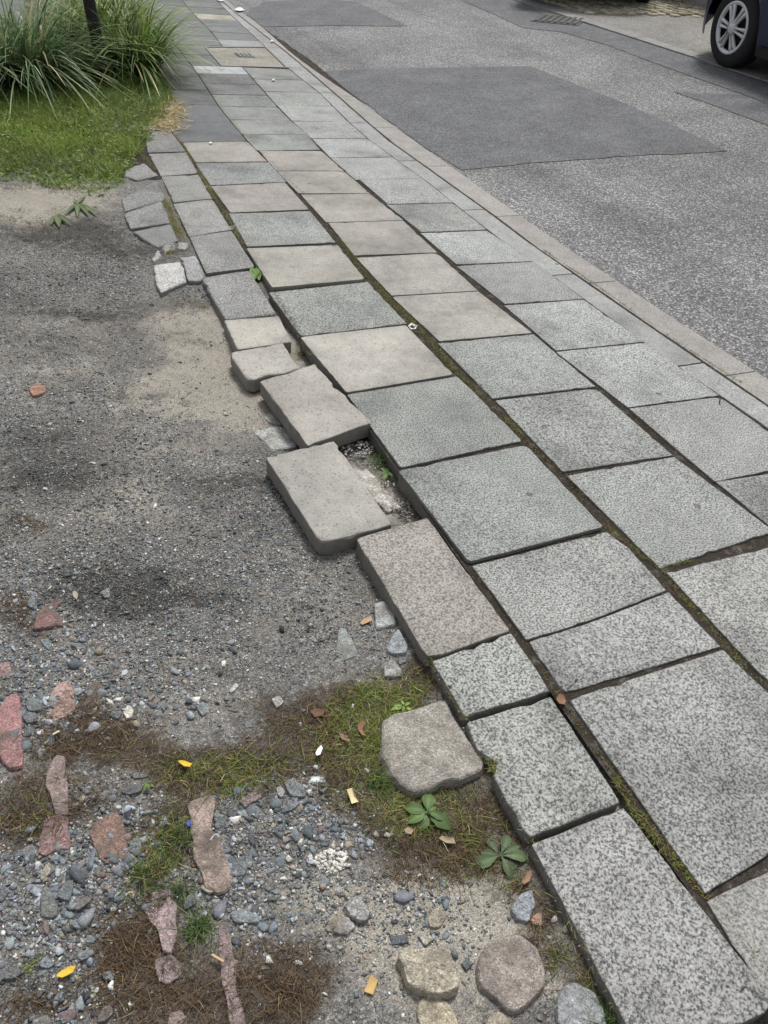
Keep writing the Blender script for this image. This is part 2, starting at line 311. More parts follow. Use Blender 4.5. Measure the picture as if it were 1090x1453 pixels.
def poly_area(p): return .5*sum(p[i][0]*p[(i+1) % len(p)][1]-p[(i+1) % len(p)][0]*p[i][1] for i in range(len(p)))
def outline(p, gap, rad, step, wob, seed):
    """Inset a polygon by gap, round its corners, resample it and roughen it; returns points and outward normals."""
    p = [np.array(q[:2], float) for q in p]
    if poly_area(p) < 0: p = p[::-1]
    n = len(p); q = []
    for i in range(n):
        a, b, c = p[i-1], p[i], p[(i+1) % n]; e1 = (b-a)/np.linalg.norm(b-a); e2 = (c-b)/np.linalg.norm(c-b)
        n1 = np.array([e1[1], -e1[0]]); n2 = np.array([e2[1], -e2[0]]); den = 1+n1@n2
        q.append(b-(n1+n2)/max(den, .35)*gap)
    pts = []
    for i in range(n):
        a, b, c = q[i-1], q[i], q[(i+1) % n]; l1 = np.linalg.norm(b-a); l2 = np.linalg.norm(c-b)
        r = min(rad*(0.6+.9*random.random()), .3*l1, .3*l2); s_ = b+(a-b)/l1*r; e_ = b+(c-b)/l2*r
        for t in (0, .33, .67, 1): pts.append((1-t)**2*s_+2*t*(1-t)*b+t*t*e_)
        nxt = q[(i+1) % n]; r2 = min(rad, .3*l2); L = max(np.linalg.norm(nxt-e_)-r2, 0); k = int(L/step)
        for j in range(1, k+1): pts.append(e_+(nxt-b)/l2*L*j/(k+1))
    P = np.array(pts); T = np.roll(P, -1, 0)-np.roll(P, 1, 0); T /= np.linalg.norm(T, axis=1)[:, None]+1e-9; N = np.stack([T[:, 1], -T[:, 0]], 1)
    P = P+N*(wob*fbm(P[:, 0]*38+seed*3.1, P[:, 1]*38, 3, seed % 97))[:, None]
    return P, N
_seed = [0]
def slab_mesh(name, poly, mat, z=0.0, thick=.06, gap=-.0010, rad=.005, step=.03, wob=.0026, bev=.0022, tilt=(0, 0), color=(.3, .3, .3), alpha=1.0, parent=None, grime=1.0, chips=0, mortar=0.0):
    _seed[0] += 1; sd_ = _seed[0]
    P, N = outline(poly, gap, rad, step, wob, sd_); c = P.mean(0); n = len(P)
    bw = bev*(1+.5*fbm(P[:, 0]*25, P[:, 1]*25, 2, sd_)); bw = np.clip(bw, .001, 1)
    if chips:
        for _ in range(chips):
            k = random.randrange(n); r_c = random.uniform(.012, .03); d_c = random.uniform(.002, .008); P = P-N*(d_c*np.clip(1-(np.linalg.norm(P-P[k], axis=1)/r_c)**2, 0, 1))[:, None]; k = random.randrange(n); dist = np.linalg.norm(P-P[k], axis=1); bw = bw+.011*random.random()*np.clip(1-dist/.035, 0, 1)
    L = P-c; rr_ = np.linalg.norm(L, axis=1)+1e-6; f = lambda q, h: np.column_stack([q, h+tilt[0]*q[:, 0]+tilt[1]*q[:, 1]])
    rings = [f(L+N*.000, np.full(n, -thick)), f(L, -bw*.95), f(L*(1-bw*.35/rr_)[:, None], -bw*.32), f(L*(1-bw*1.15/rr_)[:, None], np.zeros(n)), f(L*.80, np.zeros(n))]
    V = np.concatenate(rings); Fc = []
    for k in range(len(rings)-1):
        a, b = k*n, (k+1)*n
        Fc += [(a+i, a+(i+1) % n, b+(i+1) % n, b+i) for i in range(n)]
    Fc.append(tuple((len(rings)-1)*n+i for i in range(n))); Fc.append(tuple(range(n-1, -1, -1)))
    g = np.concatenate([np.full(n, 1.), np.full(n, .9), np.full(n, .6), np.full(n, .38), np.zeros(n)])*grime
    mt = np.concatenate([np.full(n, .85), np.full(n, .5), np.full(n, .05), np.zeros(2*n)])*(1 if mortar == 0 else mortar)
    o = meshobj(name, V, Fc, mat, parent, W((c[0], c[1], z)), QE, cols=np.stack([g, mt, g*0], 1))
    if parent is not None: o.rotation_euler = (0, 0, 0); o.location = (c[0], c[1], z)
    o.color = (*color, alpha)
    return o
GREY = (.264, .268, .257); BEIGE = (.335, .322, .292); DARKS = (.150, .155, .155); MID = (.235, .235, .228); BROWN = (.262, .247, .222); PALEG = (.315, .326, .316)
def jit(c, a=.05):
    k = 1+random.uniform(-a, a); return tuple(x*k*(1+random.uniform(-.012, .012)) for x in c)
def pxpoly(pts, z=0.0): return [at(x, y, z)[:2] for x, y in pts]
def slab(pts, color, alpha=1.0, z=0.0, world=False, **kw):
    poly = pts if world else pxpoly(pts, z)
    kw.setdefault('chips', random.choice((1, 2, 3, 4)))
    kw.setdefault('tilt', (random.uniform(-.005, .005), random.uniform(-.005, .005)))
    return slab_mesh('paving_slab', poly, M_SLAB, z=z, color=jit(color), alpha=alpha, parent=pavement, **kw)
# left edge course
slab([(752, 1197), (885, 1143), (1108, 1430), (920, 1515)], GREY, gap=.003, chips=3, tilt=(0, 0), z=.002)
slab([(660, 1024), (782, 986), (884, 1139), (752, 1190), (727, 1159), (700, 1102), (703, 1083), (676, 1064)], GREY, gap=.003, rad=.006, chips=2, bev=.004)
slab([(612, 938), (725, 897), (783, 980), (757, 988), (730, 998), (700, 1004), (660, 1018)], GREY, gap=.002, rad=.005, chips=2)
slab([(506, 765), (606, 735), (723, 894), (608, 935)], BROWN, .75, z=.006, thick=.062, rad=.010, chips=2, tilt=(-.004, .004))
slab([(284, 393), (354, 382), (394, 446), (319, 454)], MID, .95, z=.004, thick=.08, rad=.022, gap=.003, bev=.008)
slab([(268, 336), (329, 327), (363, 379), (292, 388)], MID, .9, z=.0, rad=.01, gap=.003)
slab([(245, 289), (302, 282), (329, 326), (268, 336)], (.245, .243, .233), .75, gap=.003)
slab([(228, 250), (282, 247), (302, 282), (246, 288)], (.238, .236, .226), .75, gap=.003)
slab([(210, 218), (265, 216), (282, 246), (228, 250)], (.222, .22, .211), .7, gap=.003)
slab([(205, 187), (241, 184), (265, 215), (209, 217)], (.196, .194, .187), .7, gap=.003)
# second course
slab([(1003, 1278), (1120, 1224), (1330, 1460), (1175, 1560)], (.262, .252, .240), .7, z=.0)
slab([(806, 991), (1026, 921), (1088, 980), (1232, 1125), (1001, 1270)], GREY, z=.002, gap=.002)
slab([(747, 909), (820, 888), (880, 866), (949, 839), (1024, 918), (801, 985)], GREY, gap=.0025, rad=.004)
slab([(668, 802), (860, 754), (893, 778), (948, 838), (880, 865), (820, 887), (747, 908)], GREY, gap=.0025, rad=.006, z=.003)
slab([(566, 668), (746, 631), (856, 747), (665, 797)], (.25, .26, .248), .9, z=.008, rad=.016, chips=2)
slab([(493, 560), (648, 534), (670, 554), (707, 590), (740, 625), (569, 663)], (.235, .246, .232), .95, z=.004, rad=.010)
slab([(426, 478), (576, 461), (643, 531), (492, 557)], BEIGE, .1, z=.006, rad=.012)
slab([(382, 415), (522, 400), (577, 459), (427, 477)], (.225, .237, .224), .95, z=-.004)
slab([(350, 352), (479, 347), (518, 396), (386, 408)], (.312, .295, .266), .2, z=.010, rad=.016)
slab([(325, 303), (440, 299), (476, 344), (351, 350)], (.26, .27, .255), .9)
slab([(300, 264), (404, 259), (438, 297), (327, 301)], (.30, .285, .26), .25)
slab([(277, 231), (382, 230), (406, 258), (299, 263)], (.22, .23, .225), .9, z=-.002)
slab([(259, 202), (351, 201), (379, 229), (278, 230)], (.285, .27, .245), .25)
# third course
slab([(944, 812), (1140, 764), (1300, 885), (1099, 980)], GREY, gap=.002)
slab([(1102, 984), (1304, 889), (1500, 1040), (1290, 1180)], GREY)
slab([(803, 674), (957, 648), (1100, 754), (937, 807)], GREY, z=.002, gap=.002)
slab([(702, 568), (846, 550), (956, 646), (798, 670)], GREY, gap=.002)
slab([(622, 487), (757, 474), (845, 548), (699, 565)], (.27, .278, .266), z=.002)
slab([(556, 421), (679, 413), (755, 472), (624, 484)], (.30, .289, .265), .3)
slab([(506, 366), (620, 359), (678, 412), (556, 419)], (.298, .287, .262), .3)
slab([(466, 316), (572, 313), (620, 358), (503, 362)], (.302, .286, .262), .25)
slab([(427, 276), (525, 275), (572, 312), (463, 315)], (.306, .292, .266), .25)
slab([(393, 243), (488, 243), (525, 274), (424, 274)], (.30, .286, .262), .25)
slab([(368, 214), (456, 214), (488, 242), (392, 242)], (.295, .28, .255), .25)
# fourth course
slab([(1017, 684), (1160, 662), (1290, 750), (1140, 785)], GREY)
slab([(893, 580), (1022, 563), (1150, 655), (1015, 683)], GREY, z=.002)
slab([(789, 499), (917, 486), (1020, 561), (891, 578)], PALEG)
slab([(716, 433), (828, 425), (914, 485), (789, 497)], PALEG)
slab([(648, 377), (757, 371), (828, 424), (717, 431)], GREY)
slab([(597, 331), (691, 327), (756, 370), (648, 375)], PALEG)
slab([(549, 290), (643, 288), (691, 326), (598, 329)], GREY)
slab([(511, 255), (599, 253), (643, 287), (550, 289)], GREY)
# courses continued outside the frame, nearer than the picture's lower edge
for xa, xb, yt, nr in [(at(1140, 785)[0], at(1290, 750)[0], min(at(1140, 785)[1], at(1290, 750)[1])-.012, 4), (at(1290, 1180)[0], at(1500, 1040)[0], min(at(1290, 1180)[1], at(1500, 1040)[1])-.012, 2), (at(1175, 1560)[0], at(1330, 1460)[0], min(at(1175, 1560)[1], at(1330, 1460)[1])-.012, 2)]:
    for i in range(nr): slab([(xa, yt-i*.505), (xb, yt-i*.505), (xb, yt-i*.505-.5), (xa, yt-i*.505-.5)], GREY, world=True)
# farther rows, between the measured joint lines
def line(pts): P = np.array([at(*p)[:2] for p in pts]); P = P[np.argsort(P[:, 1])]; return lambda y: np.interp(y, P[:, 1], P[:, 0])+(np.clip(y-P[-1, 1], 0, 99))*.08
J0 = line([(205, 187), (228, 250), (190, 150), (165, 110)]); J1 = line([(243, 186), (265, 215), (222, 157), (200, 119), (180, 80)])
J2 = line([(350, 199), (313, 155), (290, 119), (273, 94), (248, 62)]); J3 = line([(456, 213), (437, 191), (406, 165), (368, 122), (343, 94), (316, 66), (299, 44), (273, 18)])
J4 = line([(643, 287), (598, 251), (532, 205), (494, 172), (449, 127), (416, 103), (367, 57), (331, 24), (309, 2)])
KL = line([(615, 244), (546, 195), (510, 163), (441, 103), (404, 72), (329, 14)]); KR = line([(650, 242), (609, 213), (576, 191), (521, 149), (452, 103), (414, 75), (375, 40), (347, 18)])
def yat(px, py): return at(px, py)[1]
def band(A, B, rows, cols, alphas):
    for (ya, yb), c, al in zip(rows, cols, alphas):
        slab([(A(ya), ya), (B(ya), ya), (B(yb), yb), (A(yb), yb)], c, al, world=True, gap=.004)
def rows(y, pitch, n, jitter=0.0):
    o = []
    for i in range(n): o.append((y, y+pitch)); y += pitch
    return o
ya = yat(243, 185); r = rows(ya, .5, 18); band(lambda y: J1(y)-.5, J1, r, [(.17, .165, .16)]+[DARKS]*17, [.6]*18)  # dark far tints: partly slab colour, partly shade put into the colour
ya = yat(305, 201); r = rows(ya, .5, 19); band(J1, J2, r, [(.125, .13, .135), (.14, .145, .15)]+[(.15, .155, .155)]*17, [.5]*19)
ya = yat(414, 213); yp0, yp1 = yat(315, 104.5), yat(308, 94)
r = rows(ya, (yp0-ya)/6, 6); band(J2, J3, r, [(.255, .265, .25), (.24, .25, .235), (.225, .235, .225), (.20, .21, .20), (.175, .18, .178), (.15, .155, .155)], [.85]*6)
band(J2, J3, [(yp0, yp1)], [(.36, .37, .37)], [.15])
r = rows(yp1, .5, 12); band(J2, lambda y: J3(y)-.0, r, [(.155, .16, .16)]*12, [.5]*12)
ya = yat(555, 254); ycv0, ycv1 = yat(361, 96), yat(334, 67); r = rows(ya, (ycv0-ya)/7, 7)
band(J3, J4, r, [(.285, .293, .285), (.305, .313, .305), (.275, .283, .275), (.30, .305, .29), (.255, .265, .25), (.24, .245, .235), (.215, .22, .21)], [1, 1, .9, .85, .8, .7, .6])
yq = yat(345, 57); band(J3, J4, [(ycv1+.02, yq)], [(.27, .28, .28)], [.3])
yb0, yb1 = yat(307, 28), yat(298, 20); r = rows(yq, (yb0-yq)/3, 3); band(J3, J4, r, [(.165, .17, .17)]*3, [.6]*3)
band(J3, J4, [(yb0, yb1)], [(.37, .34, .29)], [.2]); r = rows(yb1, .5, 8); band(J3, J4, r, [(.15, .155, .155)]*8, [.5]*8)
# broken left-over pieces beyond the edge course
def Z(off, s, pts): return [(off[0]+x/s, off[1]+y/s) for x, y in pts]
O1 = (150, 180); S4 = 4.192
for pts, c, z_ in [([(115, 250), (230, 213), (312, 288), (190, 318), (112, 292)], (.27, .27, .265), -.004), ([(90, 430), (300, 316), (352, 412), (350, 436), (115, 502)], (.25, .25, .245), -.003),
        ([(105, 512), (332, 442), (350, 470), (380, 570), (150, 604)], (.265, .265, .26), -.004), ([(163, 622), (383, 576), (432, 674), (310, 716), (235, 672)], (.24, .24, .235), -.007),
        ([(345, 690), (412, 685), (415, 722), (352, 758), (333, 742)], (.38, .375, .36), -.008), ([(432, 680), (492, 690), (482, 730), (420, 736)], (.33, .33, .32), -.008),
        ([(312, 732), (340, 770), (285, 805), (273, 782)], (.36, .36, .35), -.010), ([(283, 818), (438, 802), (462, 838), (485, 915), (330, 985), (300, 930)], (.47, .47, .455), -.009), ([(445, 770), (528, 765), (560, 810), (590, 880), (560, 915), (490, 915), (468, 838)], (.34, .34, .335), -.006)]:
    slab(Z(O1, S4, pts), tuple(v*.85 for v in c), .8, z=z_+.005, gap=-.001, rad=.01, wob=.005, bev=.007, thick=.05, step=.025)

# kerb-side border strip and kerb stones
J4n = line([(1150, 650), (1087, 605), (1020, 562), (915, 486), (828, 424), (757, 371), (691, 327), (643, 287), (598, 251), (532, 205), (494, 172), (449, 127), (416, 103), (367, 57), (331, 24), (309, 2)])
J5n = line([(1150, 617), (1087, 572), (1045, 545), (970, 495), (905, 450), (825, 395), (770, 358), (700, 305), (615, 244), (546, 195), (510, 163), (441, 103), (404, 72), (329, 14)])
KRn = line([(1150, 575), (1065, 520), (895, 410), (805, 350), (760, 320), (650, 242), (609, 213), (576, 191), (521, 149), (452, 103), (414, 75), (375, 40), (347, 18)])
ys = yat(981, 516); yk = yat(1050, 529)
kerb = meshobj('kerb', [(2.60, -1.2, -.1), (2.9, -1.2, -.1), (3.7, 15, -.1), (3.4, 15, -.1)], [(0, 1, 2, 3)], M_LOT, rot=QE); kerb['kind'] = 'structure'
def strip(A, B, y0_, n, pitch, cols, mat, name, al, z, gap):
    for i in range(n):
        a = y0_+i*pitch; b = a+pitch; ym = (a+b)/2
        slab_mesh(name, [(A(a), a), (B(a), a), (B(ym), ym), (B(b), b), (A(b), b), (A(ym), ym)], mat, z=z, gap=gap, color=jit(cols), alpha=al, parent=kerb, rad=.006, tilt=(0, 0), thick=.09)
strip(lambda y: J4n(y)+.002, J5n, ys-4.0, 17, 1.0, (.29, .295, .285), M_SLAB, 'border_stone', .6, -.003, .004)
strip(lambda y: J5n(y)+.012, KRn, yk-3.0, 15, 1.0, (.262, .252, .234), M_KERB, 'kerb_stone', 1, -.004, .003)

# ------------------------------------------------------------------ road
def sheet(name, pts3, mat, parent=None):
    return meshobj(name, pts3, [tuple(range(len(pts3)))], mat, parent, rot=QE if parent is None else (0, 0, 0))
yl = np.linspace(-6, 40, 93); xin = np.array([KRn(y)-.05 for y in yl]); V = []; Fc = []
for y, xi in zip(yl, xin):
    for x in (xi, 4.0, 5.2, 6.9): V.append((x, y, zroad(x)+(.012*math.sin((x-xi)*.8))*0))
for i in range(len(yl)-1):
    for k in range(3): a = i*4+k; Fc.append((a, a+1, a+5, a+4))
road = meshobj('road', V, Fc, M_COARSE, rot=QE); road['kind'] = 'structure'
def rough_poly(pts, n=14, amp=.022, seed=0):
    P = []
    for i in range(len(pts)):
        a, b = np.array(pts[i]), np.array(pts[(i+1) % len(pts)]); L = np.linalg.norm(b-a); k = max(1, min(60, int(L/.06)))
        for j in range(k):
            q = a+(b-a)*j/k; d_ = b-a; nn = np.array([d_[1], -d_[0], 0])/(L+1e-9); q = q+nn*amp*float(fbm(q[0]*7, q[1]*7, 5, seed)); P.append(q)
    return P
def patch(pxs, seed, dz=.004):
    P = rough_poly([aroad(x, y, dz) for x, y in pxs], seed=seed)
    P = [(p[0], p[1], zroad(p[0])+dz) for p in P]
    return sheet('asphalt_patch', P, M_SMOOTH, road)
patch([(449, 101), (545, 97), (752, 94), (900, 152), (1033, 214), (880, 222), (745, 232), (654, 242), (576, 190), (521, 148)], 1)
patch([(349, 20), (374, 2), (440, -1), (508, 3), (578, 37), (470, 36), (374, 38)], 2)
patch([(655, 0), (690, -14), (735, -4), (765, 17), (810, 32), (845, 37), (920, 59), (995, 82), (1120, 122), (1300, 190), (1300, 235), (1090, 147), (1050, 132), (945, 95), (865, 65), (795, 45), (745, 40), (700, 20)], 3)
patch([(955, 130), (1049, 134), (1092, 149), (1300, 238), (1300, 262), (1090, 177), (1000, 145)], 4)
# the far pavement: flush with the road's edge
yl = np.linspace(-6, 40, 24); V = []; Fc = []
for y in yl:
    for x in (6.86, 8.2, 11, 14): V.append((x, y, zroad(x)+.012))
for i in range(len(yl)-1):
    for k in range(3): a = i*4+k; Fc.append((a, a+1, a+5, a+4))
M_FAR = (lambda s: s.done(s.mix(1.0, s.ramp(s.cell(s.coord(), 60)[0], [(0, (.15, .145, .135)), (1, (.27, .262, .24))]), s.ramp(s.noise(s.coord(), 1.7, 5, .6), [(.3, .8), (.7, 1.15)]), 'MULTIPLY')))(NT('weathered_far_paving', .9, .2))
farp = meshobj('far_pavement', V, Fc, M_FAR, rot=QE); farp['kind'] = 'structure'
random.seed(3)
for i in range(14):                       # flat kerb stones between road and far pavement
    y = 2.2+i*1.0; z_ = zroad(6.83)+.016
    slab_mesh('edge_stone', [(6.74, y), (6.90, y), (6.90, y+1), (6.74, y+1)], M_KERB, z=z_, gap=.006, color=jit((.215, .212, .20)), parent=farp, tilt=(RB, 0), thick=.05)

# ------------------------------------------------------------------ loose and broken slabs
def loose(pts, z, label, name='loose_paving_slab', color=BEIGE, alpha=.1, **kw):
    o = slab_mesh(name, pxpoly(pts, z), M_SLAB, z=z, color=color, alpha=alpha, gap=0, **kw)
    return tag(o, label, 'paving slab', 'dislodged slabs along the pavement edge')
loose([(377, 649), (474, 626), (557, 743), (455, 770)], .012, 'largest beige slab shoved out over the lot beside the empty gap', thick=.058, rad=.007, bev=.0035, wob=.004, step=.025, tilt=(.0, .012), chips=6, color=(.335, .322, .295))
loose([(369, 542), (446, 518), (527, 599), (437, 630)], .022, 'beige slab tilted up, its front corner poking over the empty gap', thick=.058, rad=.006, bev=.0035, wob=.004, step=.025, tilt=(.006, .02), chips=6, color=(.345, .328, .296))
loose([(324, 500), (402, 487), (426, 522), (404, 529), (380, 531), (362, 538), (350, 537)], .012, 'small beige slab with a broken ragged front edge', 'broken_slab', thick=.055, rad=.008, bev=.007, wob=.004, step=.02, tilt=(.004, .02), chips=4, color=(.345, .33, .30))
loose([(318, 454), (396, 448), (414, 485), (337, 496)], .008, 'small square beige slab between grey slab and broken slab', 'small_slab', thick=.055, rad=.010, bev=.005, tilt=(.0, .0), color=(.37, .35, .312))

# ------------------------------------------------------------------ access cover in the pavement
pc = [np.array([*at(x, y)[:2], 0]) for x, y in [(290, 67), (378, 67), (409, 97), (314, 94.5)]]; cc = sum(pc)/4
cov = empty('access_cover', W((cc[0], cc[1], 0)), QE)
tag(cov, 'rectangular tan stone-filled access cover with metal frame in far pavement', 'access cover')
def quad_scaled(k): return [(cc+(p-cc)*k-cc)[:2] for p in pc]
slab_mesh('infill', quad_scaled(.93), M_SLAB, z=.002, gap=.0, color=(.27, .252, .218), alpha=1, parent=cov, thick=.04, tilt=(0, 0), grime=.2)
o_, i_ = quad_scaled(1.0), quad_scaled(.945); V = [(*p, .0) for p in o_]+[(*p, .008) for p in o_]+[(*p, .008) for p in i_]+[(*p, -.02) for p in i_]
Fc = [(a+i, a+(i+1) % 4, b+(i+1) % 4, b+i) for a, b in ((0, 4), (4, 8), (8, 12)) for i in range(4)]
M_STEEL = mat_plain('worn_steel', (.16, .155, .15), .55, .5, .4, .3, 40)
meshobj('frame', V, Fc, M_STEEL, cov)
gp = (at(340, 79)+at(356, 80))/2-cc; gp[2] = .006
gr = meshobj('grip_plate', [(gp[0]+a*.09, gp[1]+b*.10, .003) for a, b in ((-1, -1), (1, -1), (1, 1), (-1, 1))]+[(gp[0]+a*.08, gp[1]+b*.09, .008) for a, b in ((-1, -1), (1, -1), (1, 1), (-1, 1))],
        [(0, 1, 5, 4), (1, 2, 6, 5), (2, 3, 7, 6), (3, 0, 4, 7), (4, 5, 6, 7)], mat_plain('dark_iron', (.05, .05, .05), .6, .4, .3, .3, 60), cov)
for i in range(4):
    xx = gp[0]-.06+i*.04
    meshobj('bar', [(xx+a*.008, gp[1]+b*.085, z_) for z_ in (.008, .013) for a, b in ((-1, -1), (1, -1), (1, 1), (-1, 1))], [(0, 1, 5, 4), (1, 2, 6, 5), (2, 3, 7, 6), (3, 0, 4, 7), (4, 5, 6, 7)], M_STEEL, gr)

# ------------------------------------------------------------------ drain grate by the far edge
pd_ = [aroad(x, y, .006) for x, y in [(765, 23), (800, 26), (822, 34), (788, 31)]]; dc = sum(pd_)/4
dr = empty('drain_grate', W(dc), QE); tag(dr, 'dark iron drain grate at the far edge of the road', 'drain')
e1 = (pd_[1]-pd_[0])+(pd_[2]-pd_[3]); e1 = e1/np.linalg.norm(e1); e2 = (pd_[3]-pd_[0]); e2 = e2-(e2@e1)*e1; l2 = np.linalg.norm(e2); e2 = e2/l2; ux, uy = .30, .24
M_IRON = mat_plain('cast_iron', (.035, .034, .035), .6, .4, .2, .3, 40)
def obox(c, a, b, ha, hb, hz, z0_): return [tuple(c+a*sa*ha+b*sb*hb+np.array([0, 0, z])) for z in (z0_, z0_+hz) for sa, sb in ((-1, -1), (1, -1), (1, 1), (-1, 1))]
BOXF = [(0, 1, 5, 4), (1, 2, 6, 5), (2, 3, 7, 6), (3, 0, 4, 7), (4, 5, 6, 7)]
meshobj('frame', obox(np.zeros(3), e1, e2, ux, uy, .008, -.004), BOXF, M_IRON, dr)
for i in range(7): meshobj('bar', obox(e1*(-.24+i*.08), e1, e2, .024, uy*.85, .008, .004), BOXF, M_IRON, dr)

# ------------------------------------------------------------------ rocks
def ico(sub):
    bm = bmesh.new(); bmesh.ops.create_icosphere(bm, subdivisions=sub, radius=1); V = np.array([v.co[:] for v in bm.verts]); Fa = np.array([[v.index for v in f.verts] for f in bm.faces]); bm.free(); return V, Fa
I1 = ico(1); I2 = ico(2)
OV = np.array([(1, 0, 0), (-1, 0, 0), (0, 1, 0), (0, -1, 0), (0, 0, 1), (0, 0, -1)], float); OF = np.array([(0, 2, 4), (2, 1, 4), (1, 3, 4), (3, 0, 4), (2, 0, 5), (1, 2, 5), (3, 1, 5), (0, 3, 5)])
def rock_proto(base, rng, cuts=7):
    V = base[0].copy()*(1+.15*rng.standard_normal((len(base[0]), 1))*(.4 if len(base[0]) > 50 else 1))
    for _ in range(cuts):
        n = rng.standard_normal(3); n /= np.linalg.norm(n); d_ = rng.uniform(.30, .68); h = V@n; V = V-np.where(h > d_, h-d_, 0)[:, None]*n
    return V
prng = np.random.default_rng(5)
PR_S = [rock_proto((OV, OF), prng, 1) for _ in range(10)]; PR_M = [rock_proto(I1, prng, 5) for _ in range(14)]; PR_L = [rock_proto(I2, prng, 8) for _ in range(14)]
def rotm(n, rng, flat=.35):
    a = rng.uniform(0, 2*np.pi, n); t = rng.normal(0, flat, n); b = rng.uniform(0, 2*np.pi, n)
    ca, sa, ct, st = np.cos(a), np.sin(a), np.cos(t), np.sin(t); Rz = np.zeros((n, 3, 3)); Rz[:, 0, 0] = ca; Rz[:, 0, 1] = -sa; Rz[:, 1, 0] = sa; Rz[:, 1, 1] = ca; Rz[:, 2, 2] = 1
    Rx = np.zeros((n, 3, 3)); Rx[:, 0, 0] = 1; Rx[:, 1, 1] = ct; Rx[:, 1, 2] = -st; Rx[:, 2, 1] = st; Rx[:, 2, 2] = ct
    cb, sb = np.cos(b), np.sin(b); Rb = np.zeros((n, 3, 3)); Rb[:, 0, 0] = cb; Rb[:, 0, 1] = -sb; Rb[:, 1, 0] = sb; Rb[:, 1, 1] = cb; Rb[:, 2, 2] = 1
    return Rz @ Rx @ Rb
def rocks(pos, size, cols, protos, faces, rng, flat=.35, aspect=(.55, .9)):
    n = len(pos); VV, FF, CC = [], [], []; off = 0; which = rng.integers(0, len(protos), n)
    for k, P in enumerate(protos):
        ix = np.where(which == k)[0]
        if not len(ix): continue
        m = len(ix); sc = np.stack([np.ones(m), rng.uniform(*aspect, m), rng.uniform(.22, .5, m)], 1)*size[ix][:, None]
        R_ = rotm(m, rng, flat); v = np.einsum('nij,npj->npi', R_, P[None]*sc[:, None, :])+pos[ix][:, None, :]
        VV.append(v.reshape(-1, 3)); FF.append((faces[None]+(off+np.arange(m)*len(P))[:, None, None]).reshape(-1, 3)); CC.append(np.repeat(cols[ix], len(P), 0)); off += m*len(P)
    return np.concatenate(VV), np.concatenate(FF), np.concatenate(CC)
def stonecols(n, rng, white=.1, tan=.12):
    b = np.array([.175, .190, .200])*rng.lognormal(-.1, .42, (n, 1)); t = rng.random(n)
    b = np.where((t < white)[:, None], np.array([.56, .55, .52])*rng.uniform(.65, 1.15, (n, 1)), b)
    b = np.where(((t > white) & (t < white+tan))[:, None], np.array([.27, .235, .185])*rng.uniform(.6, 1.25, (n, 1)), b)
    b = np.where(((t > .97))[:, None], np.array([.20, .155, .14])*rng.uniform(.7, 1.2, (n, 1)), b)
    return np.clip(b*rng.uniform(.95, 1.05, (n, 3)), .01, .8)
# outlines of slabs, to keep scattered stones off them
SLABPX = None
def scatter(n, dens, rng, x=(-.75, 1.0), y=(-.3, 4.6), keep=None):
    k_ = 4
    xs = rng.uniform(*x, n*k_); ys = rng.uniform(*y, n*k_); zs = lotz(xs, ys); P = np.stack([xs, ys, zs], 1); p = proj(P); d_ = dens(p)
    ok = rng.random(n*k_) < d_
    return P[ok][:n], p[ok][:n]
def left_limit(y): return np.interp(y, [-.4, .35, 1.05, 1.1, 1.62, 1.9, 2.7, 3.05, 3.4, 4.0, 4.7, 5.3], [.80, .72, .70, .70, .66, .62, .60, .60, .58, .50, .45, .45])
# left border of the slabs in the s-frame, from the picture
LB = np.array([at(x, y)[:2] for x, y in [(920, 1515), (752, 1197), (660, 1024), (608, 935), (506, 770), (455, 775), (377, 649), (430, 628), (369, 542), (345, 545), (324, 500), (318, 454), (284, 393), (225, 410), (220, 372), (235, 350), (190, 330), (172, 285), (175, 240), (205, 187)]])
def lot_ok(P):
    # inside the polygon left of the border
    poly = np.concatenate([LB, [[-9, 6.0]], [[-9, -2]], [[.9, -2]]]); x, y = P[:, 0], P[:, 1]; c = np.zeros(len(x), bool); j = len(poly)-1
    for i in range(len(poly)):
        xi, yi = poly[i]; xj, yj = poly[j]; t = ((yi > y) != (yj > y)) & (x < (xj-xi)*(y-yi)/(yj-yi+1e-12)+xi); c ^= t; j = i
    return c
rg = np.random.default_rng(21)
def dens_fine(p): return np.clip(.14+.9*blob(p, GRAV)-.55*blob(p, SOIL), .02, 1)*(1-.75*np.clip(blob(p, SAND)*(p[:, 1] < 800), 0, 1))*np.clip(.85+1.2*fbm(p[:, 0]*.013, p[:, 1]*.02, 5, 88), .12, 1)
P, pp = scatter(130000, dens_fine, rg, y=(-.3, 4.4)); ok = lot_ok(P); P, pp = P[ok], pp[ok]; stain = (1-.6*np.clip(blob(pp, DARK)*1.2*rg.uniform(.2, 1.3, len(P)), 0, 1))[:, None]
sz = rg.lognormal(math.log(.0030), .38, len(P)); P[:, 2] += sz*.12; g1 = rocks(P, sz, stonecols(len(P), rg, .13, .16)*stain, PR_S, OF, rg, .6)
P, pp = scatter(16000, lambda p: np.clip(.035+.8*blob(p, COARSE)+.12*blob(p, GRAV)-.3*blob(p, SOIL), .008, 1)*(1-.7*np.clip(blob(p, SAND)*(p[:, 1] < 800), 0, 1)), rg, y=(-.3, 4.0)); ok = lot_ok(P); P, pp = P[ok], pp[ok]; stain = (1-.6*np.clip(blob(pp, DARK)*1.2*rg.uniform(.2, 1.3, len(P)), 0, 1))[:, None]
sz = rg.lognormal(math.log(.0062), .36, len(P)); P[:, 2] += sz*.15; g2 = rocks(P, sz, stonecols(len(P), rg, .10, .10)*stain, PR_M, I1[1], rg, .35)
P, pp = scatter(3400, lambda p: np.clip(.9*blob(p, COARSE)-.25*blob(p, SOIL), .0, 1), rg, y=(-.3, 2.2)); ok = lot_ok(P); P = P[ok]
